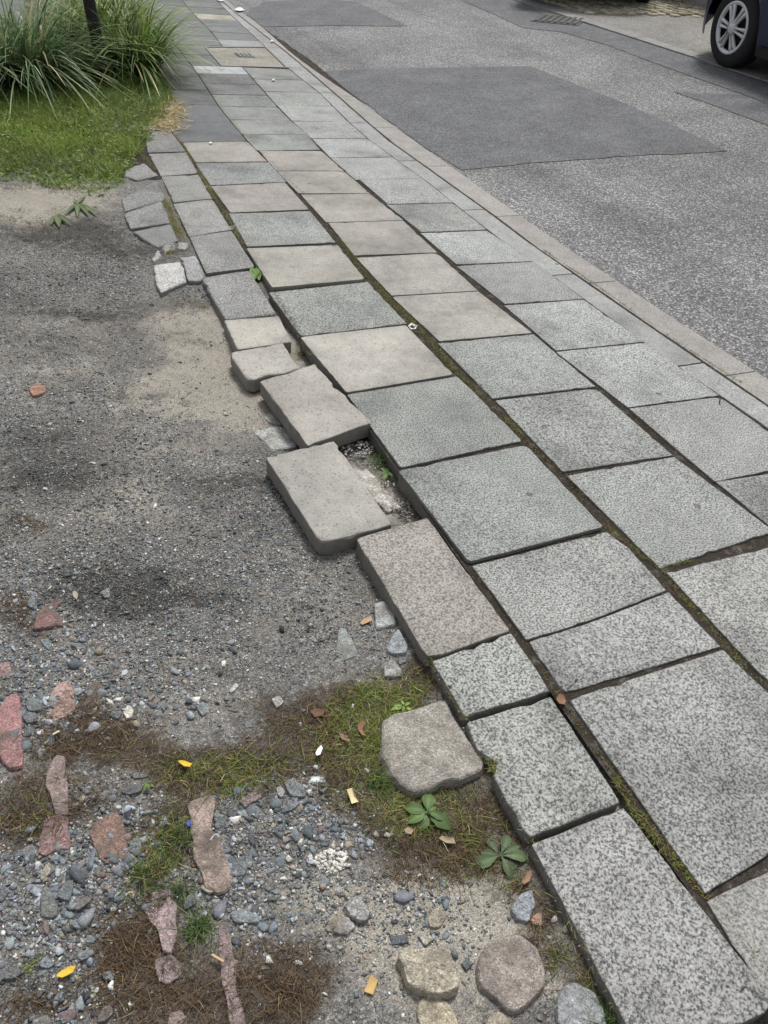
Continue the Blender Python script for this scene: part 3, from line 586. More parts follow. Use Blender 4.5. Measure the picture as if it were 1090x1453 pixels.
sz = rg.lognormal(math.log(.0120), .36, len(P)); P[:, 2] += sz*.02; g3 = rocks(P, sz, stonecols(len(P), rg, .035, .06)*np.array([.97, 1.0, 1.02]), PR_L, I2[1], rg, .25)
def joinm(parts):
    V, Fa, C, off = [], [], [], 0
    for v, f, c in parts: V.append(v); Fa.append(f+off); C.append(c); off += len(v)
    return np.concatenate(V), np.concatenate(Fa), np.concatenate(C)
V, Fa, C = joinm([g1, g2, g3])
o = meshobj('gravel', V, Fa, M_GRAVEL, rot=QE, cols=C); tag(o, 'loose grey gravel and grit strewn over the dirt lot', 'gravel', kind='stuff')

# individually traced stones: outline in the picture, laid on the lot at real size
def stone(name, cat, label, pts, color, h=.02, alpha=1.0, group=None, zb=None, dome=.25, rough=.20, sub=26):
    h = h*(.62 if h < .03 else .9)
    pl = np.array(pxpoly(pts, -.035+h*.7)); c = pl.mean(0); z0_ = float(lotz(c[0], c[1])) if zb is None else zb
    pl = np.array(pxpoly(pts, z0_+h*.75)); c = pl.mean(0); _seed[0] += 1
    if poly_area([tuple(q) for q in pl]) < 0: pl = pl[::-1]
    per = np.linalg.norm(np.roll(pl, -1, 0)-pl, axis=1); cum = np.concatenate([[0], np.cumsum(per)]); t = np.linspace(0, cum[-1], sub, endpoint=False)
    ext = np.concatenate([pl, pl[:1]]); P = np.stack([np.interp(t, cum, ext[:, 0]), np.interp(t, cum, ext[:, 1])], 1)-c
    P = .12*np.roll(P, 1, 0)+.76*P+.12*np.roll(P, -1, 0)*1.0; P *= 1.02
    P = P*(1+rough*.35*fbm(np.arctan2(P[:, 1], P[:, 0])*3.1+_seed[0]*2.3, np.zeros(sub)+_seed[0], 3, 8))[:, None]
    r = np.linalg.norm(P, axis=1).mean(); s = _seed[0]; ang = np.arctan2(P[:, 1], P[:, 0])
    prof = [(-.012-h*.1, 1.03), (h*.25, 1.02), (h*.80, .985), (h*.96, .945), (h*1.0, .84), (h*(1+.10*dome), .5), (h*(1+.18*dome), .2)]
    V = []; n = sub
    for k, (zz_, q) in enumerate(prof):
        nz = fbm(P[:, 0]*q*6/r*.35+s*1.7, P[:, 1]*q*6/r*.35+k*.15, 3, s % 90)
        nq = 1+rough*.35*fbm(np.cos(ang)*2.2+s, np.sin(ang)*2.2+zz_*40, 3, (s+5) % 90)
        V.append(np.column_stack([P*q*nq[:, None], zz_+h*rough*1.6*nz*(k > 1)]))
    V = np.concatenate(V+[np.array([[0, 0, h*(1+.2*dome)]])]); K = len(prof); Fc = []
    for k in range(K-1): Fc += [(k*n+i, k*n+(i+1) % n, (k+1)*n+(i+1) % n, (k+1)*n+i) for i in range(n)]
    Fc += [((K-1)*n+i, (K-1)*n+(i+1) % n, K*n) for i in range(n)]
    o = meshobj(name, V, Fc, M_STONE, None, W((c[0], c[1], z0_)), QE, smooth=False); o.color = (*color, alpha)
    return tag(o, label, cat, group)
OA, OB_, OC, OD, OE, OFF, OG, OH = (500, 940), (540, 1220), (0, 820), (0, 1040), (180, 1040), (80, 1230), (0, 1240), (360, 1160)
OI, OJ = (400, 700), (350, 520)
SB, SF, SG, SH = 3.114, 3.633, 5.45, 4.542
SLATE = (.165, .185, .195); PALE = (.42, .41, .38); WHITE = (.60, .585, .55); RED = (.245, .125, .115); PINK = (.36, .215, .19); RBROWN = (.24, .165, .135); PURP = (.27, .205, .21)
GS = 'stones lying on the lot'; GB = 'half-buried red bricks in the lot'
stone('flat_stone', 'stone', 'large flat squarish grey-brown stone lying on the mossy ground', Z(OA, S4, [(180, 350), (330, 290), (550, 232), (600, 330), (700, 480), (770, 565), (775, 640), (640, 700), (540, 712), (400, 775), (345, 775), (240, 660), (182, 560)]), (.375, .350, .312), .030, 1, GS, dome=.10, rough=.10, sub=40)
stone('rubble_rock', 'stone', 'angular cream-white rubble rock at the bottom of the lot', Z(OB_, SB, [(75, 440), (95, 405), (150, 398), (230, 388), (300, 405), (335, 450), (345, 570), (290, 600), (170, 585), (110, 540), (100, 480)]), (.50, .455, .36), .034, .5, GS, rough=.2, sub=36)
stone('round_rock', 'stone', 'round purplish-grey rock between white rubble and slab edge', Z(OB_, SB, [(455, 385), (570, 335), (620, 335), (690, 390), (720, 470), (732, 550), (690, 590), (640, 650), (590, 675), (540, 660), (510, 610), (440, 560), (425, 480)]), (.335, .295, .265), .026, .7, GS, dome=.2, rough=.1, sub=36)
stone('grey_rock', 'stone', 'blue-grey rock cut by the bottom of the picture', Z(OB_, SB, [(778, 620), (810, 560), (860, 535), (940, 580), (980, 660), (995, 740), (960, 820), (830, 820), (785, 720)]), (.31, .325, .33), .026, .6, GS)
stone('pebble', 'stone', 'smooth blue-grey pebble below the green weed', Z(OB_, SB, [(573, 215), (620, 150), (670, 133), (682, 200), (650, 278), (600, 260)]), (.30, .325, .345), .024, .9, GS, dome=.5)
stone('pebble', 'stone', 'small orange-tan pebble next to the blue-grey pebble', Z(OB_, SB, [(663, 265), (690, 235), (712, 240), (712, 290), (680, 292)]), (.36, .235, .17), .013, 1, GS, dome=.5)
stone('sandy_rock', 'stone', 'sand-coloured low rock in front of the cream rubble rock', Z(OB_, SB, [(170, 640), (190, 600), (260, 600), (320, 655), (345, 726), (330, 790), (200, 790), (165, 700)]), (.44, .39, .29), .016, .6, GS)
stone('sandy_rock', 'stone', 'small buff rock at the bottom edge left of the round rock', Z(OB_, SB, [(478, 695), (520, 668), (560, 700), (580, 750), (520, 790), (450, 770)]), (.38, .34, .27), .012, .6, GS)
stone('sandy_rock', 'stone', 'flat cream stone half sunk in sand above the rubble rock', Z(OB_, SB, [(212, 255), (260, 216), (298, 240), (265, 295), (218, 302)]), (.40, .36, .29), .010, .7, GS)
stone('white_stone', 'stone', 'white lump of stone just above the cream rubble rock', Z(OB_, SB, [(163, 335), (210, 320), (232, 350), (200, 382)]), (.52, .49, .43), .014, .6, GS)
stone('slate_chip', 'stone', 'dark flat slate chip left of the white lump', Z(OB_, SB, [(42, 337), (115, 333), (122, 365), (50, 377)]), (.13, .145, .16), .009, 1, GS)
stone('slate_chip', 'stone', 'dark slate chip between the rubble rock and the round rock', Z(OB_, SB, [(358, 460), (383, 428), (408, 460), (380, 492)]), (.15, .17, .175), .009, 1, GS)
stone('white_rock', 'stone', 'pale pitted lump of rock in the middle of the sandy patch', Z(OH, SH, [(598, 580), (620, 530), (665, 505), (720, 550), (747, 600), (732, 660), (690, 668), (620, 638)]), (.40, .40, .385), .022, .4, GS, rough=.22)
stone('white_rock', 'stone', 'low whitish lump just below left of the pale pitted rock', Z(OH, SH, [(508, 740), (558, 650), (610, 640), (655, 700), (600, 752)]), (.43, .42, .40), .011, .4, GS)
stone('tan_stone', 'stone', 'tan elongated stone touching the whitish lump', Z(OH, SH, [(458, 720), (490, 660), (577, 608), (588, 640), (530, 700), (490, 738)]), (.33, .30, .235), .009, 1, GS)
stone('slate_chip', 'stone', 'black chip right of the tan wood chip at the bottom', Z(OH, SH, [(878, 772), (985, 750), (1002, 800), (905, 822)]), (.12, .13, .14), .008, 1, GS)
stone('slate_shard', 'stone', 'pale triangular slate shard standing out on bare dirt', Z(OI, S4, [(343, 800), (375, 798), (440, 918), (448, 960), (330, 1010), (288, 1012), (320, 950)]), (.31, .33, .315), .007, 1, GS, dome=.1, rough=.05)
stone('pale_rock', 'stone', 'whitish rock against the slab edge, farthest of three', Z(OI, S4, [(553, 652), (610, 643), (657, 690), (683, 780), (590, 800), (560, 812), (553, 740)]), (.43, .45, .44), .020, .5, GS)
stone('pale_rock', 'stone', 'blue-white angular rock against slab edge, middle of three', Z(OI, S4, [(638, 880), (690, 808), (722, 850), (748, 910), (742, 950), (650, 957), (623, 930)]), (.39, .43, .45), .024, .6, GS)
stone('pale_rock', 'stone', 'greyish rock against slab edge, nearest of three', Z(OI, S4, [(603, 1020), (660, 988), (718, 1060), (702, 1094), (613, 1088)]), (.38, .38, .355), .018, .6, GS)
stone('slate_chip', 'stone', 'small dark chip between the two nearer rocks by the slab', Z(OI, S4, [(688, 990), (735, 973), (743, 1000), (700, 1022)]), (.20, .22, .225), .010, 1, GS)
stone('mortar_slab', 'stone', 'flat pale blue mortar slab beside the tilted beige slab', Z(OJ, S4, [(40, 390), (100, 370), (190, 353), (250, 380), (312, 470), (150, 497), (108, 450)]), (.47, .485, .46), .008, .5, GS, dome=.05, rough=.07)
stone('mortar_piece', 'stone', 'smaller pale mortar piece just behind the flat mortar slab', Z(OJ, S4, [(98, 290), (150, 263), (200, 310), (212, 350), (130, 332)]), (.44, .45, .425), .010, .5, GS)
stone('mortar_smear', 'mortar', 'rough white mortar smear on the bed of the empty gap', Z(OJ, S4, [(620, 580), (690, 575), (740, 640), (800, 700), (880, 790), (915, 838), (850, 880), (770, 800), (700, 700), (650, 650)]), (.60, .57, .52), .006, .2, None, zb=-.052, rough=.7, sub=44)
stone('pebble', 'stone', 'lone orange pebble on the far left of the dirt', [(40, 552), (52, 543.5), (65, 545), (64, 558), (47, 562)], (.38, .225, .16), .018, 1, GS, dome=.6)
stone('pebble', 'stone', 'elongated white pebble on bare dirt above the mossy patch', [(325, 980), (335, 968), (340, 972), (328, 984)], WHITE, .010, 1, GS, dome=.5, sub=16)
stone('pebble', 'stone', 'greyish-white pebble right of the elongated white pebble', [(385, 992), (397, 987), (403, 997), (393, 1005)], (.46, .45, .42), .012, 1, GS, dome=.5, sub=16)
stone('slate_chip', 'stone', 'blue-grey chip left of the elongated white pebble', [(277, 1001), (294, 997), (298, 1010), (287, 1016)], (.27, .295, .30), .010, 1, GS, sub=16)
stone('pebble', 'stone', 'bright white pebble right of the pink brick', Z(OC, S4, [(733, 800), (760, 753), (797, 780), (787, 830), (750, 837)]), (.60, .57, .50), .012, 1, GS, dome=.5, sub=18)
stone('slate_chip', 'stone', 'grey chip touching the bright white pebble by the pink brick', Z(OC, S4, [(648, 822), (690, 768), (732, 800), (700, 842)]), SLATE, .010, 1, GS, sub=16)
stone('slate_chip', 'stone', 'blue triangular chip below the upper red brick', Z(OC, S4, [(238, 366), (322, 364), (292, 432), (260, 402)]), (.23, .265, .275), .009, 1, GS, sub=16)
stone('slate_chip', 'stone', 'blue-grey triangular chip inside the dark stain', Z(OC, S4, [(598, 85), (650, 58), (657, 117), (620, 117)]), (.24, .265, .28), .011, 1, GS, sub=16)
stone('slate_chip', 'stone', 'upright oval chip just left of the upper red brick', Z(OC, S4, [(163, 170), (180, 113), (212, 115), (207, 182)]), (.22, .245, .25), .010, 1, GS, sub=16)
stone('slate_chip', 'stone', 'large blue-grey chip between the long red and the pink brick', Z(OC, S4, [(148, 740), (200, 698), (252, 750), (242, 792), (170, 792)]), (.21, .235, .245), .012, 1, GS, sub=18)
stone('slate_chip', 'stone', 'darker oval chip directly below the large blue-grey chip', Z(OC, S4, [(133, 830), (170, 795), (222, 810), (222, 852), (160, 862)]), SLATE, .011, 1, GS, sub=18)
stone('slate_chip', 'stone', 'small chip against the long red brick, lower', Z(OC, S4, [(133, 940), (180, 878), (192, 930), (150, 948)]), SLATE, .009, 1, GS, sub=16)
stone('slate_chip', 'stone', 'pale grey chip above the yellow leaf on the moss', [(345, 1025), (362, 1019), (363, 1031), (350, 1033)], (.24, .26, .26), .009, 1, GS, sub=16)
stone('slate_chip', 'stone', 'long flat slate pointing at the small green weed by moss', Z(OD, S4, [(715, 352), (780, 298), (852, 310), (842, 347), (770, 368)]), (.19, .20, .215), .013, 1, GS)
stone('slate_chip', 'stone', 'blue-grey chip right of the crumbled red brick', Z(OD, S4, [(763, 702), (780, 650), (820, 608), (842, 650), (842, 702), (790, 718)]), (.215, .24, .24), .012, 1, GS, sub=18)
stone('tan_stone', 'stone', 'oval buff stone below the lower purple brick', Z(OD, S4, [(238, 862), (268, 780), (307, 778), (302, 832), (250, 884)]), (.34, .32, .255), .012, 1, GS, dome=.5, sub=18)
stone('slate_chip', 'stone', 'slate chip touching the bottom of the lower purple brick', Z(OD, S4, [(128, 690), (190, 658), (217, 690), (202, 742), (140, 742)]), (.23, .25, .255), .011, 1, GS, sub=18)
stone('slate_chip', 'stone', 'flat pale slate above the pointing long slate', Z(OD, S4, [(778, 240), (870, 228), (884, 262), (800, 272)]), (.235, .255, .26), .008, 1, GS, sub=18)
stone('slate_chip', 'stone', 'green-grey chip right of the long brick, near its top', Z(OE, S4, [(508, 482), (535, 468), (588, 520), (577, 562), (530, 542)]), (.215, .245, .245), .011, 1, GS, sub=18)
stone('slate_chip', 'stone', 'broad blue-grey chip right of the long brick, lower', Z(OE, S4, [(628, 772), (680, 728), (722, 790), (702, 842), (640, 852)]), (.205, .225, .235), .011, 1, GS, sub=18)
stone('slate_chip', 'stone', 'narrow greenish chip leaning on the broad blue-grey chip', Z(OE, S4, [(703, 722), (740, 708), (752, 770), (732, 808), (708, 792)]), (.18, .205, .205), .010, 1, GS, sub=16)
stone('slate_chip', 'stone', 'long blue-white slate right of the lower grass tuft', Z(OFF, SF, [(895, 245), (950, 213), (1042, 250), (1045, 290), (918, 288)]), (.27, .30, .31), .011, 1, GS)
stone('slate_chip', 'stone', 'dark pointed chip below the end of the long brick', Z(OFF, SF, [(655, 185), (710, 133), (718, 190), (660, 222)]), (.15, .165, .165), .011, 1, GS, sub=18)
stone('pebble', 'stone', 'pale upright pebble at the lower edge of the moss', Z(OE, S4, [(888, 322), (920, 318), (943, 350), (920, 388), (898, 370)]), (.40, .40, .375), .011, 1, GS, sub=16)
stone('slate_chip', 'stone', 'long grey chip below the pale upright pebble', Z(OE, S4, [(918, 442), (1000, 398), (1033, 410), (1000, 452), (928, 478)]), (.20, .22, .235), .011, 1, GS, sub=18)
stone('slate_rock', 'stone', 'blocky blue-grey slate lump below the mossy patch', Z(OE, S4, [(936, 295), (990, 263), (1062, 330), (1060, 385), (970, 372)]), (.25, .28, .295), .016, 1, GS)
for lab, pts, c in [('green-grey slab-like slate in the lower left gravel', [(308, 170), (340, 128), (400, 128), (422, 190), (452, 260), (442, 322), (320, 332)], (.205, .22, .205)),
        ('blue-grey slate right of the slab-like slate, lower left', [(476, 100), (520, 43), (572, 45), (562, 130), (530, 212), (438, 180)], (.19, .21, .225)),
        ('brownish slate leaning right, lower left gravel', [(568, 272), (620, 178), (680, 148), (722, 180), (690, 222), (610, 282)], (.19, .185, .175)),
        ('wide grey slate above right of the lower yellow leaf', [(603, 612), (720, 578), (732, 620), (640, 672), (598, 652)], (.235, .26, .265)),
        ('pale chip on the brown moss right of the lower yellow leaf', [(788, 772), (850, 748), (892, 780), (870, 822), (800, 812)], (.28, .31, .325)),
        ('grey slate touching the left picture edge near the bottom', [(-20, 742), (140, 708), (162, 780), (100, 812), (-20, 812)], (.21, .215, .22)),
        ('grey slate cut by the bottom left picture edge', [(248, 1132), (350, 1088), (388, 1110), (388, 1175), (250, 1175)], (.21, .215, .205)),
        ('blue chip left of the lower yellow leaf', [(298, 692), (360, 638), (422, 690), (380, 733), (320, 722)], (.225, .25, .265)),
        ('slim slate below the lower yellow leaf', [(408, 982), (450, 918), (502, 908), (440, 1012), (414, 1043)], (.235, .255, .255)),
        ('purplish block at the bottom left beside the brown moss', [(755, 1110), (800, 1030), (850, 1010), (880, 1070), (820, 1140), (760, 1145)], (.20, .175, .17)),
        ('grey slate at the left picture edge above the gravel', [(-20, 100), (40, 90), (72, 140), (20, 215), (-20, 215)], (.185, .20, .215))]:
    stone('slate_chip', 'stone', lab, Z(OG, SG, pts), c, .012, 1, GS, sub=22)
# half-buried red sandstone bricks
def brick(label, pts, c, h=.014, **kw):
    g_ = sum(c)/3; c = tuple(1.15*(v*.86+g_*.14)+.016 for v in c); kw.setdefault('sub', 40)
    return stone('buried_brick', 'brick', label, pts, c, h*.7, .12, GB, dome=.1, rough=.22, **kw)
brick('red brick fragment, topmost of the buried bricks', Z(OC, S4, [(203, 292), (213, 230), (270, 160), (350, 123), (372, 140), (325, 180), (345, 215), (373, 235), (373, 282)]), RED, .014)
brick('pale pink brick left of the bright white pebble', Z(OC, S4, [(283, 888), (273, 870), (298, 690), (340, 640), (410, 608), (442, 650), (437, 720), (452, 770), (430, 802), (350, 842)]), (.42, .265, .225), .016)
brick('dull brown brick right of the pale pink brick', Z(OC, S4, [(488, 722), (520, 680), (560, 608), (622, 650), (622, 702), (500, 772)]), (.17, .115, .09), .008)
brick('long red brick at the left picture edge', [(2, 1004), (7, 992), (24, 983), (29, 996), (30, 1023), (32, 1080), (31, 1087), (14, 1091), (5, 1080), (-12, 1060), (-10, 1020)], (.30, .15, .145), .016, sub=34)
brick('small pink brick corner at the left picture edge', Z(OC, S4, [(-40, 512), (60, 498), (67, 582), (-40, 592)]), (.27, .17, .16), .010)
brick('upper brownish-purple brick of the pair left of centre', Z(OD, S4, [(268, 300), (308, 160), (340, 118), (387, 140), (387, 250), (402, 300), (407, 478), (330, 480), (310, 400)]), (.26, .19, .175), .013, sub=34)
brick('lower purple-red brick of the pair left of centre', Z(OD, S4, [(223, 718), (238, 610), (280, 508), (350, 486), (402, 500), (418, 600), (412, 680), (280, 722)]), (.27, .155, .155), .015)
brick('crumbled bright red-brown brick left of the grass tufts', Z(OD, S4, [(528, 600), (600, 520), (690, 473), (738, 540), (752, 680), (792, 740), (690, 802), (590, 742), (560, 660)]), (.22, .13, .10), .012)
brick('long tan-red brick standing clear in the centre gravel', Z(OE, S4, [(358, 440), (380, 418), (520, 378), (532, 420), (490, 500), (500, 570), (560, 640), (592, 760), (622, 810), (602, 902), (560, 948), (458, 948), (453, 850), (400, 740), (385, 600), (383, 500)]), (.315, .235, .195), .017, sub=40)
brick('rough lilac-pink brick between the two lower grass tufts', Z(OFF, SF, [(438, 170), (510, 123), (560, 128), (622, 200), (612, 280), (622, 340), (592, 442), (545, 420), (530, 330), (480, 280)]), (.36, .27, .265), .016, sub=34)
brick('broken purple brick below the lilac-pink brick', Z(OFF, SF, [(508, 480), (590, 448), (642, 500), (642, 560), (560, 612), (518, 560)]), (.27, .21, .205), .011)
brick('long thin purplish brick running off the bottom', Z(OFF, SF, [(838, 310), (870, 288), (892, 310), (912, 450), (932, 560), (922, 620), (962, 720), (985, 850), (900, 850), (880, 680), (850, 590), (848, 500), (838, 420)]), (.29, .205, .205), .014, sub=40)
brick('reddish brick end at the bottom between moss patches', Z(OFF, SF, [(588, 752), (640, 738), (673, 780), (675, 840), (565, 840)]), (.25, .185, .17), .010)
brick('dull purple brick end showing through the central moss', Z(OE, S4, [(673, 402), (720, 368), (790, 308), (827, 340), (800, 382), (700, 443)]), (.24, .185, .175), .009)
# white pebbles picked out one by one
wp = [(405, 1193), (427, 1197), (407, 1204), (409, 1218), (441, 1220), (474, 1199), (480, 1206), (493, 1231), (521, 1192), (533, 1185), (549, 1186), (368, 1227), (426, 1237), (566, 1295), (467, 1346), (424, 1368), (383, 1362), (136, 1405), (141, 1268), (116, 1333), (62, 1320), (45, 1340), (185, 1425), (43, 1191), (130, 1203), (155, 1237), (300, 1167), (344, 1166), (229, 1387), (786, 1305), (804, 1319), (844, 1378), (441, 883), (408, 876), (433, 830), (141, 759), (385, 715), (378, 703), (148, 405), (169, 437), (132, 513), (296, 1150), (235, 760), (220, 900), (405, 945), (430, 940), (520, 1095), (501, 1002)]
for i, (x, y) in enumerate(wp):
    p = at(x, y, -.035); p[2] = float(lotz(p[0], p[1])); s_ = random.uniform(.0055, .0095)*(1.25 if y > 1180 and x > 380 else 1); V = PR_M[i % 14]*np.array([1, random.uniform(.7, .95), random.uniform(.6, .8)])*s_
    o = meshobj('white_pebble', V+np.array([0, 0, s_*.3]), I1[1], M_STONE, None, W(p), (QE[0], QE[1], random.uniform(0, 6)), smooth=False); k = random.uniform(.75, 1.1); o.color = (.62*k, .60*k, .555*k, 1)
    tag(o, 'tiny white pebble lying among the grey grit', 'pebble', 'tiny white pebbles scattered over the lot')
# crumbs: rubble in the empty gap and a burst of lime crumbs
def crumbs(name, label, pxc, rx, ry, n, smin, smax, zb, colf, rngs):
    rr = np.random.default_rng(rngs); a = rr.uniform(0, 6.283, n); q = np.sqrt(rr.random(n)); pts = np.array([at(pxc[0]+rx*q_*math.cos(a_), pxc[1]+ry*q_*math.sin(a_), zb) for a_, q_ in zip(a, q)])
    if zb > -.045: pts[:, 2] = lotz(pts[:, 0], pts[:, 1])
    sz = rr.uniform(smin, smax, n); pts[:, 2] += sz*.3; v, f, c = rocks(pts, sz, colf(rr, n), PR_M, I1[1], rr, .4)
    b = pts.mean(0); o = meshobj(name, v-b, f, M_GRAVEL, None, W(b), QE, cols=c); return tag(o, label, 'gravel', kind='stuff')
pal = lambda rr, n: np.array([.42, .41, .385])*rr.uniform(.55, 1.2, (n, 1)); wh = lambda rr, n: np.array([.56, .54, .49])*rr.uniform(.7, 1.1, (n, 1)); gy = lambda rr, n: np.array([.24, .22, .20])*rr.uniform(.4, 1.5, (n, 1))
crumbs('rubble', 'pale rubble crumbs under the raised corner of the tilted slab', (508, 637), 24, 12, 90, .004, .011, -.052, pal, 1)
crumbs('rubble', 'dark grit and stones at the near end of the empty gap', (572, 722), 18, 14, 90, .003, .009, -.052, gy, 2)
crumbs('lime_crumbs', 'burst of white lime crumbs on the grey gravel', (471, 1222), 24, 16, 150, .003, .009, -.03, wh, 3)
crumbs('mortar_crumbs', 'white mortar crumbs on the bed of the empty gap', (538, 690), 22, 40, 160, .002, .006, -.05, wh, 6)
crumbs('grit', 'grey grit on the bed of the empty gap', (540, 680), 40, 60, 320, .002, .005, -.052, gy, 4)

# ------------------------------------------------------------------ plants: ribbons of leaf-sized faces
def ribbons(base, d0, droop, L, w, segs, c0, c1, rng, wprof=None, twist=True):
    n = len(base); t = np.linspace(0, 1, segs+1); L = L[:, None, None]; p = base[:, None, :]+L*(d0[:, None, :]*t[None, :, None]+droop[:, None, :]*(t**2)[None, :, None])
    side = np.cross(d0, np.array([0, 0, 1.0])+(rng.normal(0, .6, (n, 3)) if twist else 0)); side /= np.linalg.norm(side, axis=1)[:, None]+1e-9
    wp_ = (1-t)**.6*(.55+.45*np.minimum(1, t*6)) if wprof is None else wprof(t); wp_ = np.maximum(wp_, .06)
    off = side[:, None, :]*(w[:, None, None]*wp_[None, :, None]*.5)
    V = np.stack([p-off, p+off], 2).reshape(-1, 3); k = segs+1
    b = (np.arange(n)*k*2)[:, None]+(np.arange(segs)*2)[None, :]; b = b.ravel(); Fa = np.stack([b, b+1, b+3, b+2], 1)
    C = (c0[:, None, :]*(1-t)[None, :, None]+c1[:, None, :]*t[None, :, None]); C = np.repeat(C, 2, axis=1).reshape(-1, 3)
    return V, Fa, C
def pick(rng, n, cols, w=None):
    c = np.array(cols)[rng.choice(len(cols), n, p=None if w is None else np.array(w)/sum(w))]; return c*rng.uniform(.7, 1.3, (n, 1))
def hdir(rng, n, up): # unit directions, mostly sideways
    a = rng.uniform(0, 2*np.pi, n); u = up; h = np.sqrt(np.clip(1-u**2, 0, 1)); return np.stack([np.cos(a)*h, np.sin(a)*h, u], 1)
OLIVE = (.195, .185, .055); LGREEN = (.145, .215, .045); DGREEN = (.06, .105, .03); MBROWN = (.125, .09, .055); RUST = (.19, .12, .068); STRAW = (.36, .30, .17)
rm = np.random.default_rng(31)
# moss mats on the lot
MOSS = [(500, 1030, 110, 40, 1), (555, 990, 55, 35, 1), (500, 1090, 80, 45, 1), (570, 1130, 60, 45, 1), (650, 1170, 90, 50, 1), (690, 1230, 70, 35, .8), (300, 1085, 90, 26, 1.1), (330, 1110, 70, 22, .9), (260, 1180, 55, 55, .7), (230, 1230, 50, 35, .7), (140, 1050, 85, 30, .8), (45, 1150, 60, 45, .9), (190, 1340, 65, 60, .8), (160, 1370, 40, 40, .6), (390, 1400, 80, 60, .8), (250, 1430, 110, 35, .8), (760, 1300, 22, 70, .7), (810, 1380, 28, 60, .7), (20, 1420, 60, 30, .6), (20, 870, 30, 30, .5), (620, 960, 25, 25, .9), (690, 1075, 18, 30, .8), (600, 1250, 80, 22, .45), (120, 1010, 60, 18, .35), (130, 1130, 40, 30, .4), (40, 740, 30, 14, .4)]
GREENB = [(500, 1040, 90, 50, .5), (545, 1070, 70, 70, .8), (560, 985, 60, 35, .9), (310, 1090, 100, 30, .8), (610, 1140, 60, 40, .8), (330, 1130, 40, 30, .7), (240, 1210, 60, 50, .7), (700, 1250, 60, 40, .4), (40, 1150, 40, 30, .25), (640, 1170, 90, 30, .35), (810, 1390, 30, 50, .5)]
def moss(n, rngm, lens, up, colsG, colsB, y=(-.3, 3.0)):
    P, p = scatter(n, lambda q: np.clip(blob(q, MOSS)*1.15-.12, 0, 1)*np.clip(.75+.9*fbm(q[:, 0]*.03, q[:, 1]*.03, 4, 77), .08, 1), rngm, y=y); ok = lot_ok(P); P, p = P[ok], p[ok]; m = len(P)
    g = rngm.random(m) < np.clip(blob(p, GREENB)*.95, 0, .92); c = np.where(g[:, None], pick(rngm, m, colsG, [4, 3, 1, 1]), pick(rngm, m, colsB, [4, 3, 2, 1]))
    P[:, 2] += np.clip(.004+.012*fbm(P[:, 0]*28, P[:, 1]*28, 3, 93), 0, .012)*rngm.random(m); d_ = hdir(rngm, m, rngm.uniform(*up, m)); dr = rngm.normal(0, .65, (m, 3)); dr[:, 2] = -.25
    return ribbons(P, d_, dr, rngm.uniform(*lens, m), rngm.uniform(.0012, .0023, m), 4, c*.7, c*1.5, rngm)
V, Fa, C = moss(190000, rm, (.008, .026), (.08, .75), [OLIVE, LGREEN, DGREEN, STRAW], [(.10, .072, .045), (.13, .085, .05), (.06, .045, .032), (.2, .165, .095)])
tag(meshobj('moss', V, Fa, M_MOSS, rot=QE, cols=C), 'brown and olive moss mats growing over the near lot', 'moss', kind='stuff')
# dry roots and runners lying over the moss
P, p = scatter(2600, lambda q: np.clip(blob(q, MOSS)*(1-.6*blob(q, GREENB)), 0, 1), rm); ok = lot_ok(P); P = P[ok]; m = len(P); P[:, 2] += .008
d_ = hdir(rm, m, rm.uniform(0, .35, m)); dr = rm.normal(0, .6, (m, 3)); dr[:, 2] = -.3; c = pick(rm, m, [(.09, .065, .04), (.12, .08, .05), (.2, .16, .09)])
V, Fa, C = ribbons(P, d_, dr, rm.uniform(.03, .09, m), rm.uniform(.0010, .0018, m), 6, c, c*1.1, rm)
tag(meshobj('dry_stalks', V, Fa, M_MOSS, rot=QE, cols=C), 'thin dry brown stalks tangled over the moss mats', 'dry stalks', kind='stuff')
